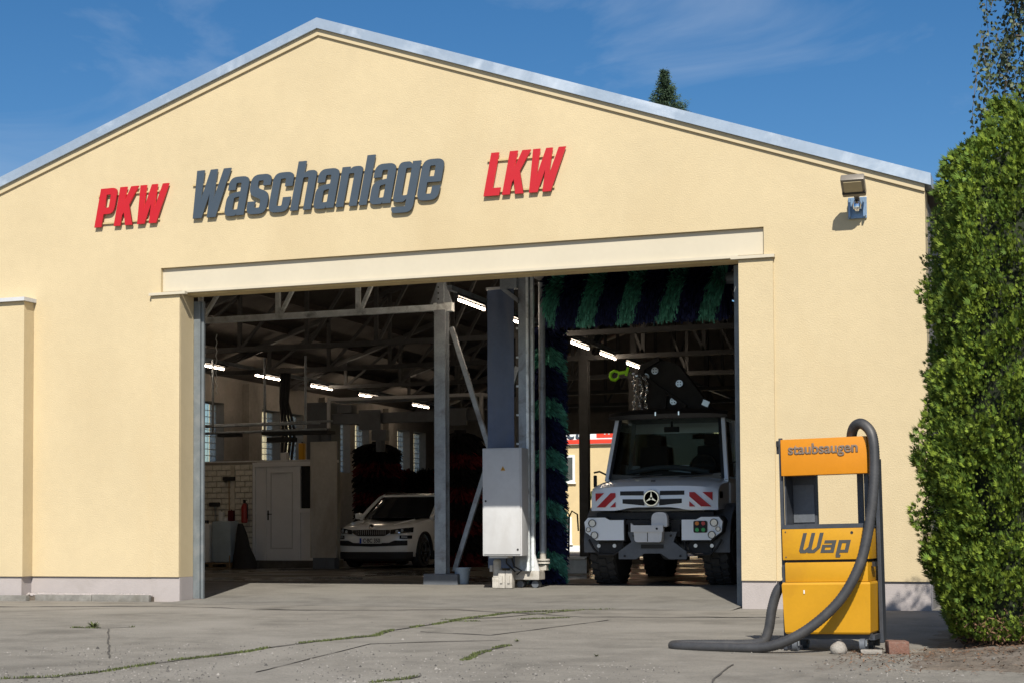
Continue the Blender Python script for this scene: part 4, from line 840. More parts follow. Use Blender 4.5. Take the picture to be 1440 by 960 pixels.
B().loft([[Vector((x, yy, zz)) for yy, zz in ((1.0+0.10*(x/1.0)**2, ZT-0.02), (0.98+0.10*(x/1.0)**2, ZT+0.05-0.03*(x)**4), (1.06+0.10*(x/1.0)**2, ZT+0.135-0.05*x**4), (1.45, ZT+0.15-0.05*x**4), (1.45, ZT+0.02))] for x in [-1.0+0.1*k for k in range(21)]]).obj('sun_visor', 'black_paint', cab, True, 50)
for x in (-0.17, 0.22): B().box((x, 0.985, ZT+0.05), (0.02, 0.02, 0.06)).obj('visor_clip', 'chrome', cab)
ws = B().loft([[Vector((x*cabx(z)*0.955, caby(z)+0.02-0.07*(1-x*x), z)) for x in [-1+0.2*k for k in range(11)]] for z in (ZB-0.02, (ZB+ZT)/2, ZT)], closed=False, caps=False).obj('windscreen', 'clear_glass', cab, True)
B().panel(-0.96, 0.96, Cn(ZB-0.05), lambda x: ZB+0.05+0.05*x*x, lambda x, z: 0.95+0.05*x*x, 0.012, 12).obj('wiper_shroud', 'black_paint', cab)
for s in (-1, 1): B().bar((s*(cabx(ZB)-0.075), caby(ZB)-0.02, ZB), (s*(cabx(ZT)-0.075), caby(ZT)-0.02, ZT), 0.05, 0.02, (0, 1, 0)).obj('windscreen_edge', 'black_paint', cab)
for x0, x1 in ((-0.55, -0.05), (0.25, 0.78)): B().bar((x0, 0.90, ZB+0.03), (x1, 0.905, ZB+0.075), 0.02, 0.02).obj('wiper', 'black_matte', cab)
for s in (-1, 1):
    B().prism([(1.12, ZB+0.04), (2.1, ZB+0.04), (2.08, ZT-0.06), (1.36, ZT-0.06)], s*0.955, s*0.965, lambda x, y, z: Vector((y*(1-0.10*max(0, (z-ZB)/(ZT-ZB))), x, z))).obj('side_window', 'clear_glass', cab)
    d_ = B().box((s*1.035, 1.62, 1.25), (0.02, 1.1, 0.8), None, 0.008).obj('door', 'truck_white', cab, True); B().box((s*1.055, 1.98, 1.48), (0.03, 0.16, 0.04)).obj('door_handle', 'black_matte', d_)
    m_ = B(); m_.tube([(s*1.03, 1.15, 1.95), (s*1.18, 1.02, 2.0), (s*1.24, 1.0, 1.9)] if s > 0 else [(-1.03, 1.1, 1.80), (-1.13, 0.98, 1.86), (-1.22, 0.95, 1.84)], 0.016, 8); mo = m_.obj('mirror_arm', 'black_matte', cab, True)
    B().box((s*1.21, 1.0, 2.15 if s > 0 else 1.70), (0.10 if s > 0 else 0.05, 0.08, 0.38 if s > 0 else 0.2), None, 0.02).obj('mirror', 'black_matte', mo, True)
B().bx(-0.88, 0.88, 2.37, 2.40, 2.0, 2.55).obj('rear_window', 'clear_glass', cab)
dsh = B().loft([[Vector((x, y, z)) for y, z in ((1.07, 1.5), (1.06, 1.70), (1.18, 1.80+0.06*math.exp(-((x+0.05)/0.35)**2)), (1.42, 1.74), (1.46, 1.5))] for x in [-0.92+0.184*k for k in range(11)]]).obj('dashboard', 'dash', cab, True, 60)
for s in (-1, 1):
    B().box((s*0.5, 1.98, 1.55), (0.5, 0.5, 0.14), None, 0.05).box((s*0.5, 2.18, 1.95), (0.5, 0.13, 0.75), Matrix.Rotation(R(-8), 3, 'X'), 0.05).box((s*0.5, 2.22, 2.42), (0.27, 0.1, 0.2), None, 0.04).obj('seat', 'seat', cab, True)
B().lathe([(0.21, -0.018), (0.235, 0), (0.21, 0.018), (0.185, 0)], 28, Matrix.Translation((0.5, 1.52, 1.95)) @ Matrix.Rotation(R(62), 4, 'X')).box((0.5, 1.53, 1.95), (0.36, 0.03, 0.06)).obj('steering_wheel', 'black_matte', cab, True)
B().box((0.02, 1.32, 2.55), (0.26, 0.03, 0.09), None, 0.012).box((0.02, 1.33, 2.64), (0.03, 0.03, 0.1)).obj('rear_view_mirror', 'black_matte', cab)
b = B(); b.tube([(-0.75+0.1*k, 1.30, 1.83+0.09*math.sin(math.pi*k/14)) for k in range(15)], 0.045, 10); b.obj('air_duct', 'truck_grey', dsh, True)
# bumper
bp = B().bx(-0.95, 0.95, 0.20, 0.32, 1.06, 1.17).bx(-0.8, 0.8, 0.14, 0.2, 0.98, 1.05).obj('bumper', 'black_matte', tk)
for s in (-1, 1):
    out_ = [(0.47, 0.73), (0.93, 0.73), (1.10, 0.86), (1.12, 1.02), (1.06, 1.09), (0.78, 1.09), (0.70, 1.05), (0.47, 1.05)]
    cx, cz = 0.79, 0.9; big = [(cx+(x-cx)*1.05, cz+(z-cz)*1.11) for x, z in out_]
    B().prism([(s*x, z) for x, z in big], 0.10, 0.40).obj('lamp_surround', 'black_matte', bp)
    bx_ = B().prism([(s*x, z) for x, z in out_], 0.06, 0.30).obj('lamp_housing', 'coupling_white' if 0 else 'truck_white', bp)
    for x, z, r in ((0.985, 1.0, 0.062), (1.05, 0.90, 0.038), (0.95, 0.81, 0.060)):
        l_ = B().lathe([(r, 0), (r, 0.03), (r*0.85, 0.03), (r*0.82, 0.012)], 20, Matrix.Translation((s*x, 0.06, z)) @ Matrix.Rotation(R(90), 4, 'X')).obj('headlight', 'black_paint', bp, True)
        B().cyl((s*x, 0.045, z), (s*x, 0.058, z), r*0.83, n=18).obj('lens', 'lens', l_)
    bg_ = B(); bg_.tube([(s*0.50, 0.12, 0.72), (s*0.52, 0.12, 0.58), (s*0.66, 0.14, 0.50), (s*0.90, 0.16, 0.50), (s*1.0, 0.16, 0.60), (s*1.08, 0.18, 0.74)], 0.018, 8); bg_.bx(s*0.55, s*0.92, 0.2, 0.3, 0.52, 0.70); bg_.obj('lower_guard', 'black_matte', bp)
    for x in (0.66, 0.92): B().cyl((s*x, 0.185, 0.64), (s*x, 0.20, 0.64), 0.03, n=12).obj('tow_eye', 'alloy', bp)
so_ = B().prism(rpoly([(0.66, 0.845, .03), (0.66, 1.03, .03), (0.88, 1.03, .03), (0.88, 0.845, .03)]), 0.045, 0.065).obj('socket_panel', 'black_matte', bp)
for x, z, m in ((0.72, 0.99, 'amber'), (0.82, 0.99, 'red_lens'), (0.72, 0.89, 'green_lens'), (0.82, 0.89, 'green_lens')): B().cyl((x, 0.03, z), (x, 0.044, z), 0.032, n=12).obj('socket', m, so_)
pl = B().prism([(-0.40, 0.86), (-0.34, 0.70), (-0.55, 0.55), (-0.55, 0.43), (-0.27, 0.43), (-0.14, 0.52), (0.14, 0.52), (0.27, 0.43), (0.55, 0.43), (0.55, 0.55), (0.34, 0.70), (0.40, 0.86)], 0.04, 0.10).obj('plough_plate', 'truck_grey', tk)
B().bx(-0.18, 0.18, 0.02, 0.038, 0.60, 0.66).obj('plate_slot', 'black_matte', pl)
for x, z in ((-0.45, 0.48), (0.45, 0.48), (-0.3, 0.8), (0.3, 0.8)): B().cyl((x, 0.02, z), (x, 0.039, z), 0.018, n=8).obj('bolt', 'black_matte', pl)
cw = B().prism(rpoly([(-0.25, 0.70, .05), (-0.27, 0.92), (0.20, 0.92), (0.18, 0.70, .05)]), -0.10, 0.035).prism([(-0.30, 0.86), (-0.30, 1.0), (-0.26, 0.965), (0.22, 0.965), (0.22, 0.86)], -0.14, -0.102).prism(rpoly([(0.02, 0.96), (0.02, 1.16, .1), (0.27, 1.18, .11), (0.28, 0.93, .06)]), -0.09, 0.03).obj('coupling', 'coupling_white', tk)
B().bx(-0.045, -0.035, -0.106, -0.1, 0.71, 0.85).cyl((0.12, -0.15, 0.91), (0.12, -0.14, 0.91), 0.018, n=10).obj('coupling_slot', 'black_matte', cw)
# wheels, fenders, chassis
for sx in (-1, 1):
    for y in (0.98, 4.3): wheel(tk, sx*0.93, y, 0.60, 0.60, 0.42, 0.30, True, 0, 'truck_grey', side=sx)
    arc = [(0.98+0.72*math.cos(a), 0.66+0.66*math.sin(a)) for a in (R(15+11*k) for k in range(17))]; inner = [(0.98+0.66*math.cos(a), 0.66+0.60*math.sin(a)) for a in (R(15+11*k) for k in range(17))]
    B().prism(arc+inner[::-1], sx*0.72, sx*1.19, lambda x, y, z: Vector((y, x, z))).obj('mudguard', 'truck_grey', tk, True)
    arc = [(y+3.32, z) for y, z in arc]; inner = [(y+3.32, z) for y, z in inner]
    B().prism(arc+inner[::-1], sx*0.72, sx*1.19, lambda x, y, z: Vector((y, x, z))).obj('mudguard', 'truck_grey', tk, True)
    B().bx(sx*0.28, sx*0.42, 0.15, 5.4, 0.78, 1.0).obj('chassis_rail', 'black_matte', tk)
for y in (0.98, 4.3): B().cyl((-0.8, y, 0.60), (0.8, y, 0.60), 0.09, n=12).lathe([(0.05, -0.2), (0.2, -0.08), (0.2, 0.08), (0.05, 0.2)], 16, Matrix.Translation((0.05, y, 0.6)) @ Matrix.Rotation(R(90), 4, 'Y')).obj('axle', 'truck_grey', tk, True)
B().bx(-1.08, 1.08, 2.75, 5.5, 1.22, 1.34).bx(-1.08, -1.04, 2.75, 5.5, 1.342, 1.75).bx(1.04, 1.08, 2.75, 5.5, 1.342, 1.75).bx(-1.04, 1.04, 5.46, 5.5, 1.342, 1.75).obj('load_bed', 'truck_grey', tk)
B().bx(-0.5, 0.5, 1.3, 2.3, 0.62, 0.79).obj('gearbox', 'black_matte', tk)
# folded loader crane behind the cab
cr = B().prism(rpoly([(-0.95, 2.9), (-0.86, 3.36), (-0.94, 3.62, .06), (-0.88, 3.78, .06), (-0.60, 3.88, .04), (-0.42, 3.86, .05), (-0.25, 3.80, .05), (0.36, 2.98), (0.30, 2.9)]), 2.95, 3.2).obj('crane_boom', 'black_matte', tk)
B().prism(rpoly([(-0.98, 3.60, .05), (-0.92, 3.80, .04), (-0.58, 3.93, .03), (-0.56, 3.87), (-0.84, 3.72), (-0.85, 3.60)]), 2.85, 3.3).obj('boom_head', 'black_matte', cr)
B().bar((-0.86, 2.93, 3.60), (-0.10, 2.93, 3.05), 0.05, 0.10, (0, 1, 0)).bar((-0.5, 2.93, 2.95), (-0.45, 2.93, 3.3), 0.04, 0.10, (0, 1, 0)).obj('boom_link', 'black_matte', cr)
for x, z in ((-0.83, 3.60), (-0.66, 3.70), (-0.22, 3.46), (-0.33, 3.15)):
    pc = B().cyl((x, 2.90, z), (x, 2.945, z), 0.062, n=20).obj('pivot_cap', 'lens', cr)
    for k in range(4): a = R(45+90*k); B().cyl((x+0.034*math.cos(a), 2.89, z+0.034*math.sin(a)), (x+0.034*math.cos(a), 2.899, z+0.034*math.sin(a)), 0.011, n=8).obj('pivot_hole', 'black_matte', pc)
B().box((0.24, 2.94, 3.10), (0.12, 0.01, 0.1), Matrix.Rotation(R(25), 3, 'Y')).obj('data_sticker', 'lens', cr)
B().bx(-0.90, 0.30, 2.6, 2.94, 1.345, 2.62).bx(-0.9, 0.3, 2.96, 3.3, 1.345, 2.95).obj('crane_column', 'black_matte', tk)
b = B()
for q in range(3):
    for k in range(13):
        z = 3.62-0.062*k-0.02*q; x = -0.98+0.09*q-0.02*math.sin(k*0.9+q)
        b.lathe([(0.036, -0.011), (0.047, 0), (0.036, 0.011), (0.025, 0)], 10, Matrix.Translation((x, 2.72+0.05*q, z)) @ Matrix.Rotation(R(90)*(k % 2)+0.5, 4, 'Z') @ Matrix.Rotation(R(90), 4, 'X') @ Matrix.Diagonal((0.8, 1.2, 1, 1)))
for k in range(5): b.lathe([(0.03, -0.01), (0.04, 0), (0.03, 0.01), (0.02, 0)], 10, Matrix.Translation((-1.03+0.03*k, 2.7, 3.66-0.02*k)) @ Matrix.Rotation(R(90)*(k % 2), 4, 'X'))
b.obj('chain', 'chrome', cr, True)
hk = B(); hx, hz = -1.33, 3.63
hk.tube([(hx+0.06+0.0, 2.7, hz+0.055), (hx-0.02, 2.7, hz+0.075), (hx-0.075, 2.7, hz+0.04), (hx-0.09, 2.7, hz-0.02), (hx-0.06, 2.7, hz-0.075), (hx, 2.7, hz-0.09), (hx+0.06, 2.7, hz-0.05), (hx+0.06, 2.7, hz-0.005)], [0.02, 0.026, 0.03, 0.032, 0.032, 0.03, 0.022, 0.012], 10)
hk.box((hx+0.13, 2.7, hz+0.035), (0.16, 0.05, 0.06), Matrix.Rotation(R(-8), 3, 'Y'), 0.012).box((hx+0.22, 2.7, hz+0.055), (0.05, 0.04, 0.16), Matrix.Rotation(R(15), 3, 'Y'), 0.01).box((hx+0.03, 2.7, hz+0.05), (0.1, 0.03, 0.03), Matrix.Rotation(R(20), 3, 'Y'))
hk.obj('crane_hook', 'lime', tk, True)
b = B(); b.tube([(1.02, 2.45, 2.5), (1.1, 2.45, 2.6), (1.06, 2.45, 3.1)], 0.025, 8); b.cyl((0.95, 2.5, 1.4), (0.95, 2.5, 2.9), 0.07, n=12); b.obj('exhaust', 'black_matte', tk, True)

# ---------------------------------------------------------------- white car
cr_ = thing('white_car', 'white compact SUV parked wet inside the car wash bay', 'car', (-14.22, 11.1, 0.203))
def ztop(y): return np.interp(y, [0, 0.12, 0.3, 1.1, 1.35, 2.2, 3.6, 4.2, 4.38], [0.76, 0.83, 0.89, 1.01, 1.05, 1.07, 1.12, 1.10, 1.02])
half = 0.915
def plan(sc, ins, n=44):
    pts = []
    prof = [(0.0, 0.0), (0.45, 0.0), (0.66, 0.045), (0.80, 0.14), (0.875, 0.34), (0.905, 0.75), (0.915, 1.6), (0.915, 3.0), (0.90, 3.8), (0.84, 4.2), (0.6, 4.36), (0.0, 4.38)]
    full = prof+[(-x, y) for x, y in prof[-2:0:-1]]
    return [(x*(1-ins/0.9), 2.19+(y-2.19)*(1-ins/2.19)) for x, y in full]
levels = [(0.24, 0.05), (0.34, 0.01), (0.5, 0.0), (0.70, 0.0), (0.86, 0.012), (0.95, 0.035), (1.0, 0.10), (1.012, 0.30)]
secs = []
for t_, ins in levels:
    sec = []
    for x, y in plan(1, ins):
        zt = ztop(max(0, min(4.38, y))); zb = 0.24; z = zb+(zt-zb)*(t_-0.24)/0.76 if t_ <= 1 else zt+0.012
        sec.append(Vector((x, y, z)))
    secs.append(sec)
body = B().loft(secs).obj('body', 'car_white', cr_, True, 28)
cutb = B()
for y in (0.87, 3.5): cutb.cyl((-1.2, y, 0.34), (-0.62, y, 0.34), 0.39, n=36); cutb.cyl((0.62, y, 0.34), (1.2, y, 0.34), 0.39, n=36)
co_ = cutb.obj('cutter', 'black_matte', cr_); co_.parent = None; co_.location = cr_.location; cut(body, co_); bpy.data.objects.remove(co_)
for p_ in body.data.polygons: p_.use_smooth = True
body.data.set_sharp_from_angle(angle=R(28))
def cy(x, z): # front surface of the nose
    x = abs(x); base = np.interp(x, [0, 0.45, 0.66, 0.80, 0.875, 0.905], [0, 0.0, 0.045, 0.14, 0.34, 0.75]); return base+0.03*max(0, (z-0.66)/0.2)**2-0.004
# cladding, grille, lamps
B().panel(-0.86, 0.86, Cn(0.20), Cn(0.345), lambda x, z: cy(x, z)-0.004, 0.012, 26).obj('lower_bumper', 'black_matte', body, True)
B().panel(-0.80, 0.80, lambda x: 0.455+0.03*abs(x), lambda x: 0.53+0.05*min(1, max(0, (abs(x)-0.42)/0.12)), cy, 0.010, 26).obj('lower_intake', 'black_matte', body, True)
gr = B().panel(-0.44, 0.44, lambda x: 0.675+0.07*max(0, (abs(x)-0.30)/0.14)**1.5, lambda x: 0.805-0.01*abs(x), cy, 0.014, 24).obj('grille', 'black_paint', body, True)
for k in range(15):
    x = -0.343+0.049*k; B().bx(x-0.006, x+0.006, cy(x, 0.74)-0.028, cy(x, 0.74)-0.015, 0.70, 0.79).obj('grille_slat', 'alloy', gr)
B().cyl((0, 0.015, 0.865), (0, 0.05, 0.875), 0.052, n=24).obj('badge', 'black_paint', body)
B().lathe([(0.054, 0), (0.054, 0.008), (0.044, 0.008), (0.044, 0)], 24, Matrix.Translation((0, 0.016, 0.866)) @ Matrix.Rotation(R(76), 4, 'X')).obj('badge_ring', 'chrome', body)
for s in (-1, 1):
    hl = B().panel(s*0.46, s*0.86, lambda x: 0.715+0.03*max(0, (abs(x)-0.52)/0.3), lambda x: 0.81+0.035*(abs(x)-0.52)/0.3, cy, 0.012, 12).obj('headlight', 'dark_glass', body, True)
    for x, z in ((0.60, 0.765), (0.70, 0.785)): B().lathe([(0.034, 0), (0.03, 0.014), (0.01, 0.02)], 14, Matrix.Translation((s*x, cy(x, z)-0.008, z)) @ Matrix.Rotation(R(90), 4, 'X')).obj('projector', 'lens', hl, True)
    B().panel(s*0.55, s*0.84, lambda x: 0.722+0.03*max(0, (abs(x)-0.52)/0.3), lambda x: 0.735+0.03*max(0, (abs(x)-0.52)/0.3), cy, 0.016, 10).obj('light_strip', 'chrome', hl)
    B().panel(s*0.66, s*0.85, lambda x: 0.615+0.05*max(0, (abs(x)-0.74))/0.1*0, lambda x: 0.685, cy, 0.010, 8).obj('fog_light', 'dark_glass', body, True)
    B().panel(s*0.69, s*0.80, Cn(0.635), Cn(0.665), cy, 0.016, 4).obj('fog_lens', 'lens', body)
    for y in (0.87, 3.5):
        wheel(cr_, s*0.79, y, 0.345, 0.345, 0.22, 0.235, False, 5, 'alloy', side=s)
        arc = [(y+0.43*math.cos(a), 0.34+0.43*math.sin(a)) for a in (R(-8+12.25*k) for k in range(17))]; inn = [(y+0.385*math.cos(a), 0.34+0.385*math.sin(a)) for a in (R(-8+12.25*k) for k in range(17))]
        B().prism(arc+inn[::-1], s*0.86, s*0.925, lambda x, yy, z: Vector((yy, x, z))).obj('arch_trim', 'black_matte', body)
    B().bx(s*0.84, s*0.92, 1.28, 3.1, 0.20, 0.36, 0.015).obj('sill_trim', 'black_matte', body)
    B().box((s*0.918, 2.0, 0.56), (0.012, 1.3, 0.05), None, 0.004).obj('side_strip', 'car_white', body)
    mi = B().box((s*0.985, 1.52, 1.10), (0.19, 0.11, 0.135), None, 0.045).box((s*0.90, 1.53, 1.05), (0.1, 0.05, 0.03)).obj('mirror', 'car_white', body, True)
    B().box((s*0.99, 1.576, 1.10), (0.15, 0.01, 0.10)).obj('mirror_glass', 'dark_glass', mi)
# cabin: dark glazed volume, white pillars and roof
gs = []
for t_, y0, y1, hw in ((0, 1.28, 4.25, 0.83), (0.5, 1.75, 4.12, 0.755), (0.92, 2.12, 3.95, 0.665)):
    z = 1.035+0.53*t_
    gs.append([Vector((x, y, z+0.02*(1 if 0 < i < 5 else 0))) for i, (x, y) in enumerate([(-hw, y0+0.14), (-hw*0.6, y0+0.02), (0, y0-0.02), (hw*0.6, y0+0.02), (hw, y0+0.14), (hw, y1-0.1), (hw*0.8, y1), (-hw*0.8, y1), (-hw, y1-0.1)])])
B().loft(gs).obj('glazing', 'dark_glass', body, True, 30)
rs = []
for x in [-0.70+0.1*k for k in range(15)]:
    c = 1-(x/0.78)**2*0.35; rs.append([Vector((x, y, z)) for y, z in ((2.06+0.12*(x/0.7)**2, 1.52), (2.08+0.12*(x/0.7)**2, 1.55+0.01*c), (2.5, 1.585+0.025*c), (3.3, 1.58+0.025*c), (4.0, 1.53+0.02*c), (4.0, 1.49), (3.0, 1.53))])
B().loft(rs).obj('roof', 'car_white', body, True, 40)
for s in (-1, 1):
    b = B(); b.tube([(s*0.865, 1.34, 1.045), (s*0.81, 1.72, 1.28), (s*0.735, 2.10, 1.50), (s*0.70, 2.3, 1.56)], [0.045, 0.038, 0.036, 0.03], 8); b.obj('pillar', 'car_white', body, True)
    b = B(); b.tube([(s*0.85, 3.95, 1.08), (s*0.75, 3.8, 1.32), (s*0.69, 3.7, 1.53)], 0.07, 8); b.obj('pillar', 'car_white', body, True)
    b = B(); b.tube([(s*0.66, 2.2, 1.60), (s*0.66, 2.5, 1.635), (s*0.65, 3.5, 1.625), (s*0.65, 3.8, 1.575)], 0.016, 6); b.obj('roof_rail', 'black_matte', body, True)
    b = B(); b.tube([(s*0.40, 0.32, 0.905), (s*0.50, 0.7, 0.968), (s*0.57, 1.1, 1.028)], 0.012, 6); b.obj('hood_crease', 'car_white', body, True)
B().box((0, 0.55, 0.22), (1.5, 0.7, 0.12)).box((0, 2.2, 0.24), (1.5, 3.8, 0.12)).obj('underbody', 'black_matte', cr_)
body.scale = (1, 1, 1.05)
pt_ = B().box((0.0, -0.025, 0.575), (0.52, 0.012, 0.115), None, 0.004).obj('number_plate', 'white_plain', body)
B().bx(-0.258, -0.215, -0.036, -0.032, 0.52, 0.63).obj('plate_band', 'plate_blue', pt_)
inst(text_mesh('C\u00b7BC 350', 0.115, 'plate_text', 0.002, 0.002, sx=0.88), 'plate_text', pt_, (0.025, -0.036, 0.575))

# ---------------------------------------------------------------- yellow vacuum station
vc = thing('vacuum_station', 'yellow coin vacuum station with long black hose lying on the yard', 'vacuum', (-1.865, -6.85, 0.0), R(-4.5)); vc.rotation_euler = (0, R(-1.0), R(-4.5))
fr_ = B().bx(-0.378, -0.352, 0.02, 0.06, 0.02, 1.79).bx(0.30, 0.345, 0.36, 0.42, 0.03, 1.75).bx(0.372, 0.405, 0.26, 0.40, 0.06, 1.60, 0.006).bx(-0.36, -0.32, 0.40, 0.44, 0.03, 1.75).bx(0.32, 0.355, 0.06, 0.10, 1.0, 1.47).bx(0.215, 0.262, 0.30, 0.34, 1.046, 1.50).bx(-0.35, 0.36, 0.02, 0.06, 0.105, 0.145).bx(-0.35, -0.31, 0.02, 0.42, 0.10, 0.14).bx(0.34, 0.38, 0.02, 0.42, 0.10, 0.14)
fo = fr_.obj('frame', 'vac_dark', vc)
hd = B().bx(-0.352, 0.368, -0.02, 0.16, 1.47, 1.775, 0.006).obj('header_box', 'vac_orange', vc, True)
inst(text_mesh('staubsaugen', 0.121, 'vac_text', 0.001, 0.0042, sx=1.0), 'lettering', hd, (0.005, -0.0235, 1.685))
B().bx(-0.40, -0.38, 0.03, 0.07, 1.66, 1.77).bx(-0.395, -0.379, 0.0, 0.028, 1.72, 1.76).obj('latch', 'black_matte', hd)
sp_ = B().bx(-0.35, -0.13, 0.30, 0.36, 1.046, 1.60).bx(-0.35, -0.335, 0.062, 0.298, 1.046, 1.60).obj('side_panel', 'vac_dark', vc)
B().bx(-0.33, -0.15, 0.29, 0.298, 1.08, 1.40).obj('inner_panel', 'truck_grey', sp_)
B().bx(-0.36, 0.365, 0.0, 0.42, 1.025, 1.045).bx(-0.36, 0.365, -0.02, 0.0, 1.025, 1.06).obj('shelf', 'vac_dark', vc)
md = B().bx(-0.36, 0.36, -0.02, 0.40, 0.765, 1.024, 0.006).obj('front_panel', 'vac_yellow', vc, True)
B().bx(-0.34, 0.34, 0.0, 0.40, 0.745, 0.764).obj('gap', 'black_matte', vc)
up_ = B().bx(-0.345, 0.345, -0.012, 0.40, 0.58, 0.744, 0.008).obj('body_top', 'vac_yellow', vc, True)
lo = B().loft([[Vector((x, y, z)) for x, y in ((-a, f0), (a, f0), (a, 0.42), (-a, 0.42))] for z, a, f0 in ((0.15, 0.345, -0.02), (0.165, 0.355, -0.03), (0.56, 0.368, -0.045), (0.578, 0.36, -0.035))]).obj('body', 'vac_yellow', vc, True, 20)
B().box((-0.18, -0.046, 0.50), (0.01, 0.006, 0.03)).obj('chip', 'white_plain', lo)
for x in (-0.33, 0.33):
    for z in (0.79, 1.0): B().cyl((x, -0.024, z), (x, -0.019, z), 0.006, n=8).obj('screw', 'vac_dark', md)
B().bx(0.36, 0.385, 0.1, 0.2, 0.70, 0.74).obj('hinge', 'black_matte', vc)
# logo
k, SH = 0.167, 0.27
Wl = [(0, 1), (.19, 1), (.19, .2), (.25, .14), (.42, .3), (.42, 1), (.61, 1), (.61, .2), (.67, .14), (.84, .3), (.84, 1), (1.03, 1), (1.03, .25), (.80, 0), (.47, 0), (.42, .05), (.37, 0), (.1, 0), (0, .12)]
al = [[(1.18, .62), (1.76, .62), (1.76, 0), (1.10, 0), (1.10, .40), (1.57, .40), (1.57, .47), (1.18, .47)], [(1.28, .14), (1.57, .14), (1.57, .27), (1.28, .27)]]
pl_ = [[(1.88, .62), (2.47, .62), (2.47, 0), (2.07, 0), (2.07, -.10), (2.14, -.10), (2.14, -.24), (1.92, -.24), (1.88, -.1)], [(2.07, .14), (2.28, .14), (2.28, .47), (2.07, .47)]]
for cset in ([Wl], al, pl_): inst(flat_mesh('logo_letter', [[((x-1.25)*k+SH*z*k, z*k) for x, z in c] for c in cset], 0.003, 'vac_logo'), 'logo_letter', md, (-0.015, -0.0235, 0.822))
B().lathe([(0.012, 0), (0.012, 0.002), (0.009, 0.002), (0.009, 0)], 16, Matrix.Translation((0.225, -0.021, 0.985)) @ Matrix.Rotation(R(90), 4, 'X')).obj('registered_mark', 'vac_logo', md)
for x in (-0.28, 0.28):
    for y in (0.03, 0.38):
        cs_ = B().cyl((x-0.02, y, 0.058), (x+0.02, y, 0.058), 0.056, n=20).obj('castor', 'truck_grey', vc, True); B().bx(x-0.03, x-0.024, y-0.02, y+0.02, 0.05, 0.10).bx(x+0.024, x+0.03, y-0.02, y+0.02, 0.05, 0.10).obj('fork', 'galv_old', cs_)
hp = [(.22, .14, 1.68), (.225, .10, 1.80), (.27, .04, 1.868), (.345, -.02, 1.872), (.42, -.055, 1.78), (.44, -.075, 1.58), (.425, -.10, 1.3), (.385, -.12, 1.02), (.31, -.16, .72), (.16, -.2, .45), (-.06, -.24, .24), (-.28, -.27, .11), (-.5, -.27, .052), (-.9, -.22, .046), (-1.22, -.14, .046), (-1.34, -.02, .046), (-1.26, .09, .046), (-1.0, .14, .046), (-.75, .15, .048), (-.60, .15, .07), (-.545, .16, .17), (-.51, .17, .36), (-.45, .18, .52), (-.345, .20, .58)]
def catmull(P, n=8):
    P = [Vector(p) for p in P]; r = []
    for i in range(len(P)-1):
        a, b, c, d = P[max(0, i-1)], P[i], P[i+1], P[min(len(P)-1, i+2)]
        for k in range(n): t = k/n; r.append(0.5*((2*b)+(-a+c)*t+(2*a-5*b+4*c-d)*t*t+(-a+3*b-3*c+d)*t*t*t))
    return r+[P[-1]]
pts = catmull(hp, 20)
b = B(); b.tube(pts, [0.0405+(0.003 if i % 2 else 0) for i in range(len(pts))], 16); b.obj('hose', 'hose', vc, True, 60)
B().cyl((-0.40, 0.195, 0.545), (-0.34, 0.20, 0.585), 0.052, n=16).box((-0.385, 0.15, 0.66), (0.05, 0.03, 0.09)).obj('hose_socket', 'black_matte', vc)

# ---------------------------------------------------------------- hedge
hg = thing('conifer_hedge', 'tall dense green conifer hedge beside the yellow vacuum station', 'hedge', (0.7, -4.6, 0.05), world=True)
HX, HY, HA, HB, HH = 0.72, -5.2, 1.83, 1.80, 4.8
def hedge_r(z): return float(np.interp(z, [0.0, 0.25, 0.8, 2.0, 3.2, 3.8, 4.1, 4.3, 4.5, 4.7, 4.9], [0.88, 0.965, 1.0, 0.995, 0.96, 0.915, 0.86, 0.785, 0.67, 0.52, 0.28]))
def hedge_p(ph, z, k=1.0):
    c, s = math.cos(ph), math.sin(ph); e = 0.45
    x, y = math.copysign(abs(c)**e, c), math.copysign(abs(s)**e, s); r = hedge_r(z)*k
    nb = 0.12*noise.noise(Vector((x*2.6, y*2.6, z*1.3)))+0.11*noise.noise(Vector((x*6, y*6, z*2.6)))+0.06*noise.noise(Vector((x*14, y*14, z*7)))
    return Vector((HX+x*HA*r+nb*c*1.2, HY+y*HB*r+nb*s*1.2, z+0.35*noise.noise(Vector((x*5, y*5, 2)))*max(0, z-3.9)))
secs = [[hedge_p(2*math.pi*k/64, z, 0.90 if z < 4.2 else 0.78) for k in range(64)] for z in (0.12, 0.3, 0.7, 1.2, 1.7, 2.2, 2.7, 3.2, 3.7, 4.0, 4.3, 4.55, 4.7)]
B().loft(secs).obj('inner_branches', 'thuja_core', hg, True)
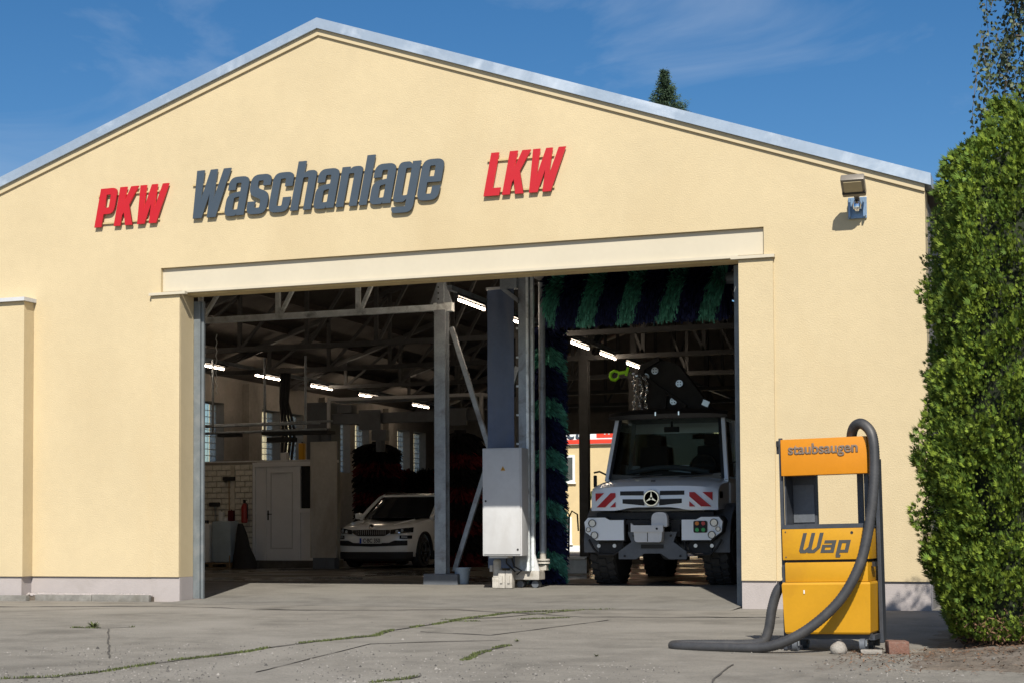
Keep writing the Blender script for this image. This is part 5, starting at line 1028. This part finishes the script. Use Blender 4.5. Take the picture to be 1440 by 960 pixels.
def sprays(n, sel, seed, size):
    rng = np.random.default_rng(seed); V = []; F = []
    cnt = 0
    while cnt < n:
        z = rng.uniform(0.10, 4.88); ph = rng.uniform(math.radians(150), math.radians(318)) if rng.random() < 0.88 else rng.uniform(0, 6.283)
        depth = rng.random()**1.7*0.24
        k = 1-depth/1.9
        if z > 4.55: k *= math.sqrt(rng.random())
        p = hedge_p(ph, z, k)
        cl = noise.noise(Vector((p.x*4.2, p.y*4.2, p.z*4.2)))+0.5*noise.noise(p*9)
        if cl < -0.14 and rng.random() < 0.85: continue
        cnt += 1
        o = Vector((math.cos(ph)*1.0, math.sin(ph)*1.0, 0.35+rng.normal(0, 0.4))); o.normalize()
        d = (o*0.75+Vector((0, 0, 0.6))+Vector(rng.normal(0, 0.33, 3))).normalized()
        sd = d.cross(Vector(rng.normal(0, 1, 3))).normalized(); L = size*(0.5+1.25*rng.random()**1.6)*(1.3 if cl > 0.2 else 0.9)
        for a, l in ((-0.62, 0.66), (-0.30, 0.88), (0.0, 1.0), (0.32, 0.86), (0.6, 0.64)):
            dd = d*math.cos(a)+sd*math.sin(a); nn = (sd*math.cos(a)-d*math.sin(a))*L*0.062; q = p+d*L*0.12; bend = Vector((0, 0, -0.10*L*abs(a)))
            j = len(V); V += [q, q+dd*L*l*0.55+nn*1.25+bend*0.4, q+dd*L*l+bend, q+dd*L*l*0.55-nn*1.25+bend*0.4]
            F.append((j, j+1, j+2, j+3))
    return V, F
V, F = sprays(62000, None, 11, 0.038); setp(raw('foliage', [tuple(p) for p in V], F, 'thuja_light', hg), kind='stuff')
V, F = sprays(48000, None, 12, 0.042); setp(raw('foliage', [tuple(p) for p in V], F, 'thuja_dark', hg), kind='stuff')
V = []; F = []
for _ in range(1500):
    ph = random.uniform(R(165), R(310)); z = 0.06+abs(random.gauss(0, 0.12)); p = hedge_p(ph, z, random.uniform(0.9, 0.99)); d = Vector(RNG.normal(0, 1, 3)).normalized()*0.05; nn = d.orthogonal().normalized()*0.006; j = len(V); V += [p-nn, p+nn, p+d+nn, p+d-nn]; F.append((j, j+1, j+2, j+3))
setp(raw('dead_twigs', [tuple(p) for p in V], F, 'dead_needle', hg), kind='stuff')
for x, y in ((-0.55, -6.4), (-0.5, -5.2), (-0.5, -4.4), (0.4, -6.5), (1.4, -6.3)): B().cyl((x, y, -0.05), (x+0.03, y, 3.6), 0.07, 0.02, n=8).obj('trunk', 'bark', hg)

# ---------------------------------------------------------------- spruce behind the roof
sp = thing('spruce_tree', 'dark pointed spruce rising behind the hall roof', 'tree', (-15.9, 45, 0.0))
B().cyl((0, 0, -0.3), (0, 0, 20.4), 0.26, 0.015, n=10).obj('trunk', 'bark', sp)
V = []; F = []; rng = np.random.default_rng(4)
z = 20.62
while z > 3.0:
    dz = 20.65-z; rad = 0.12+0.42*dz if dz < 1.6 else 0.79+0.20*(dz-1.6); nb = 14 if dz < 3 else 9
    for _ in range(nb):
        a = rng.uniform(0, 6.283); L = rad*rng.uniform(0.55, 1.15); dense = 1 if dz < 4 else 0
        if dz < 1.9 and dz > 1.0 and math.cos(a) > 0.3: L *= 1.35
        m = int(14+L*(60 if dense else 14))
        for _ in range(m):
            t = rng.random()**0.7; p = Vector((math.cos(a)*L*t, math.sin(a)*L*t, z-0.28*L*t+0.14*L*t*t)); p += Vector(rng.normal(0, 0.045+0.03*L, 3))
            d = Vector((math.cos(a)+rng.normal(0, .6), math.sin(a)+rng.normal(0, .6), rng.normal(-0.05, .45))).normalized()*(0.11 if dense else 0.24); nn = d.orthogonal().normalized()*(0.022 if dense else 0.06)
            j = len(V); V += [p-nn, p+nn, p+d]; F.append((j, j+1, j+2))
    z -= 0.13 if dz < 3 else 0.35
setp(raw('crown', [tuple(p) for p in V], F, 'spruce_needle', sp), kind='stuff')

# ---------------------------------------------------------------- birch right of the hall
bi = thing('birch_tree', 'birch with dark drooping leafy twigs above the hedge', 'tree', (1.75, 0.9, 0.0))
b = B(); b.tube([(0, 0, -0.2), (0.05, 0, 2.5), (-0.05, 0.05, 5), (0.05, 0, 7.5), (0, 0, 10.5)], [0.17, 0.15, 0.12, 0.08, 0.02], 10)
rng = np.random.default_rng(9); tips = []
for k in range(26):
    a = rng.uniform(0, 6.283) if k > 12 else rng.uniform(2.6, 4.0); z = rng.uniform(4.5, 9.6); l = rng.uniform(1.4, 3.1)*(1 if z < 8 else 0.7)
    m_ = Vector((math.cos(a)*l*0.5, math.sin(a)*l*0.5, z+0.75)); e_ = Vector((math.cos(a)*l, math.sin(a)*l, z+0.8)); b.tube([(0, 0, z), m_, e_], [0.035, 0.02, 0.008], 6); tips += [m_, (m_+e_)/2, e_, e_, e_]
b.obj('trunk', 'bark', bi, True)
V = []; F = []; TV = B()
for t_ in tips:
    for _ in range(3):
        p = t_+Vector(rng.normal(0, 0.22, 3)); L = rng.uniform(0.6, 1.9); dr_ = Vector((rng.normal(0, .16), rng.normal(0, .16), -1)); q = p+dr_*L
        TV.tube([p, p+dr_*L*0.5+Vector(rng.normal(0, .03, 3)), q], 0.004, 3, False)
        for _ in range(int(L*95)):
            c = p+dr_*L*rng.random()+Vector(rng.normal(0, 0.055, 3)); d = (Vector((0, 0, -0.7))+Vector(rng.normal(0, .6, 3))).normalized()*rng.uniform(0.045, 0.075); nn = d.cross(Vector(rng.normal(0, 1, 3))).normalized()*0.025
            j = len(V); V += [c, c+d*0.45+nn, c+d, c+d*0.45-nn]; F.append((j, j+1, j+2, j+3))
setp(raw('crown', [tuple(p) for p in V], F, 'birch_leaf', bi), kind='stuff'); TV.obj('twigs', 'bark', bi)

for o in C.objects:
    if '_w' in o: del o['_w']
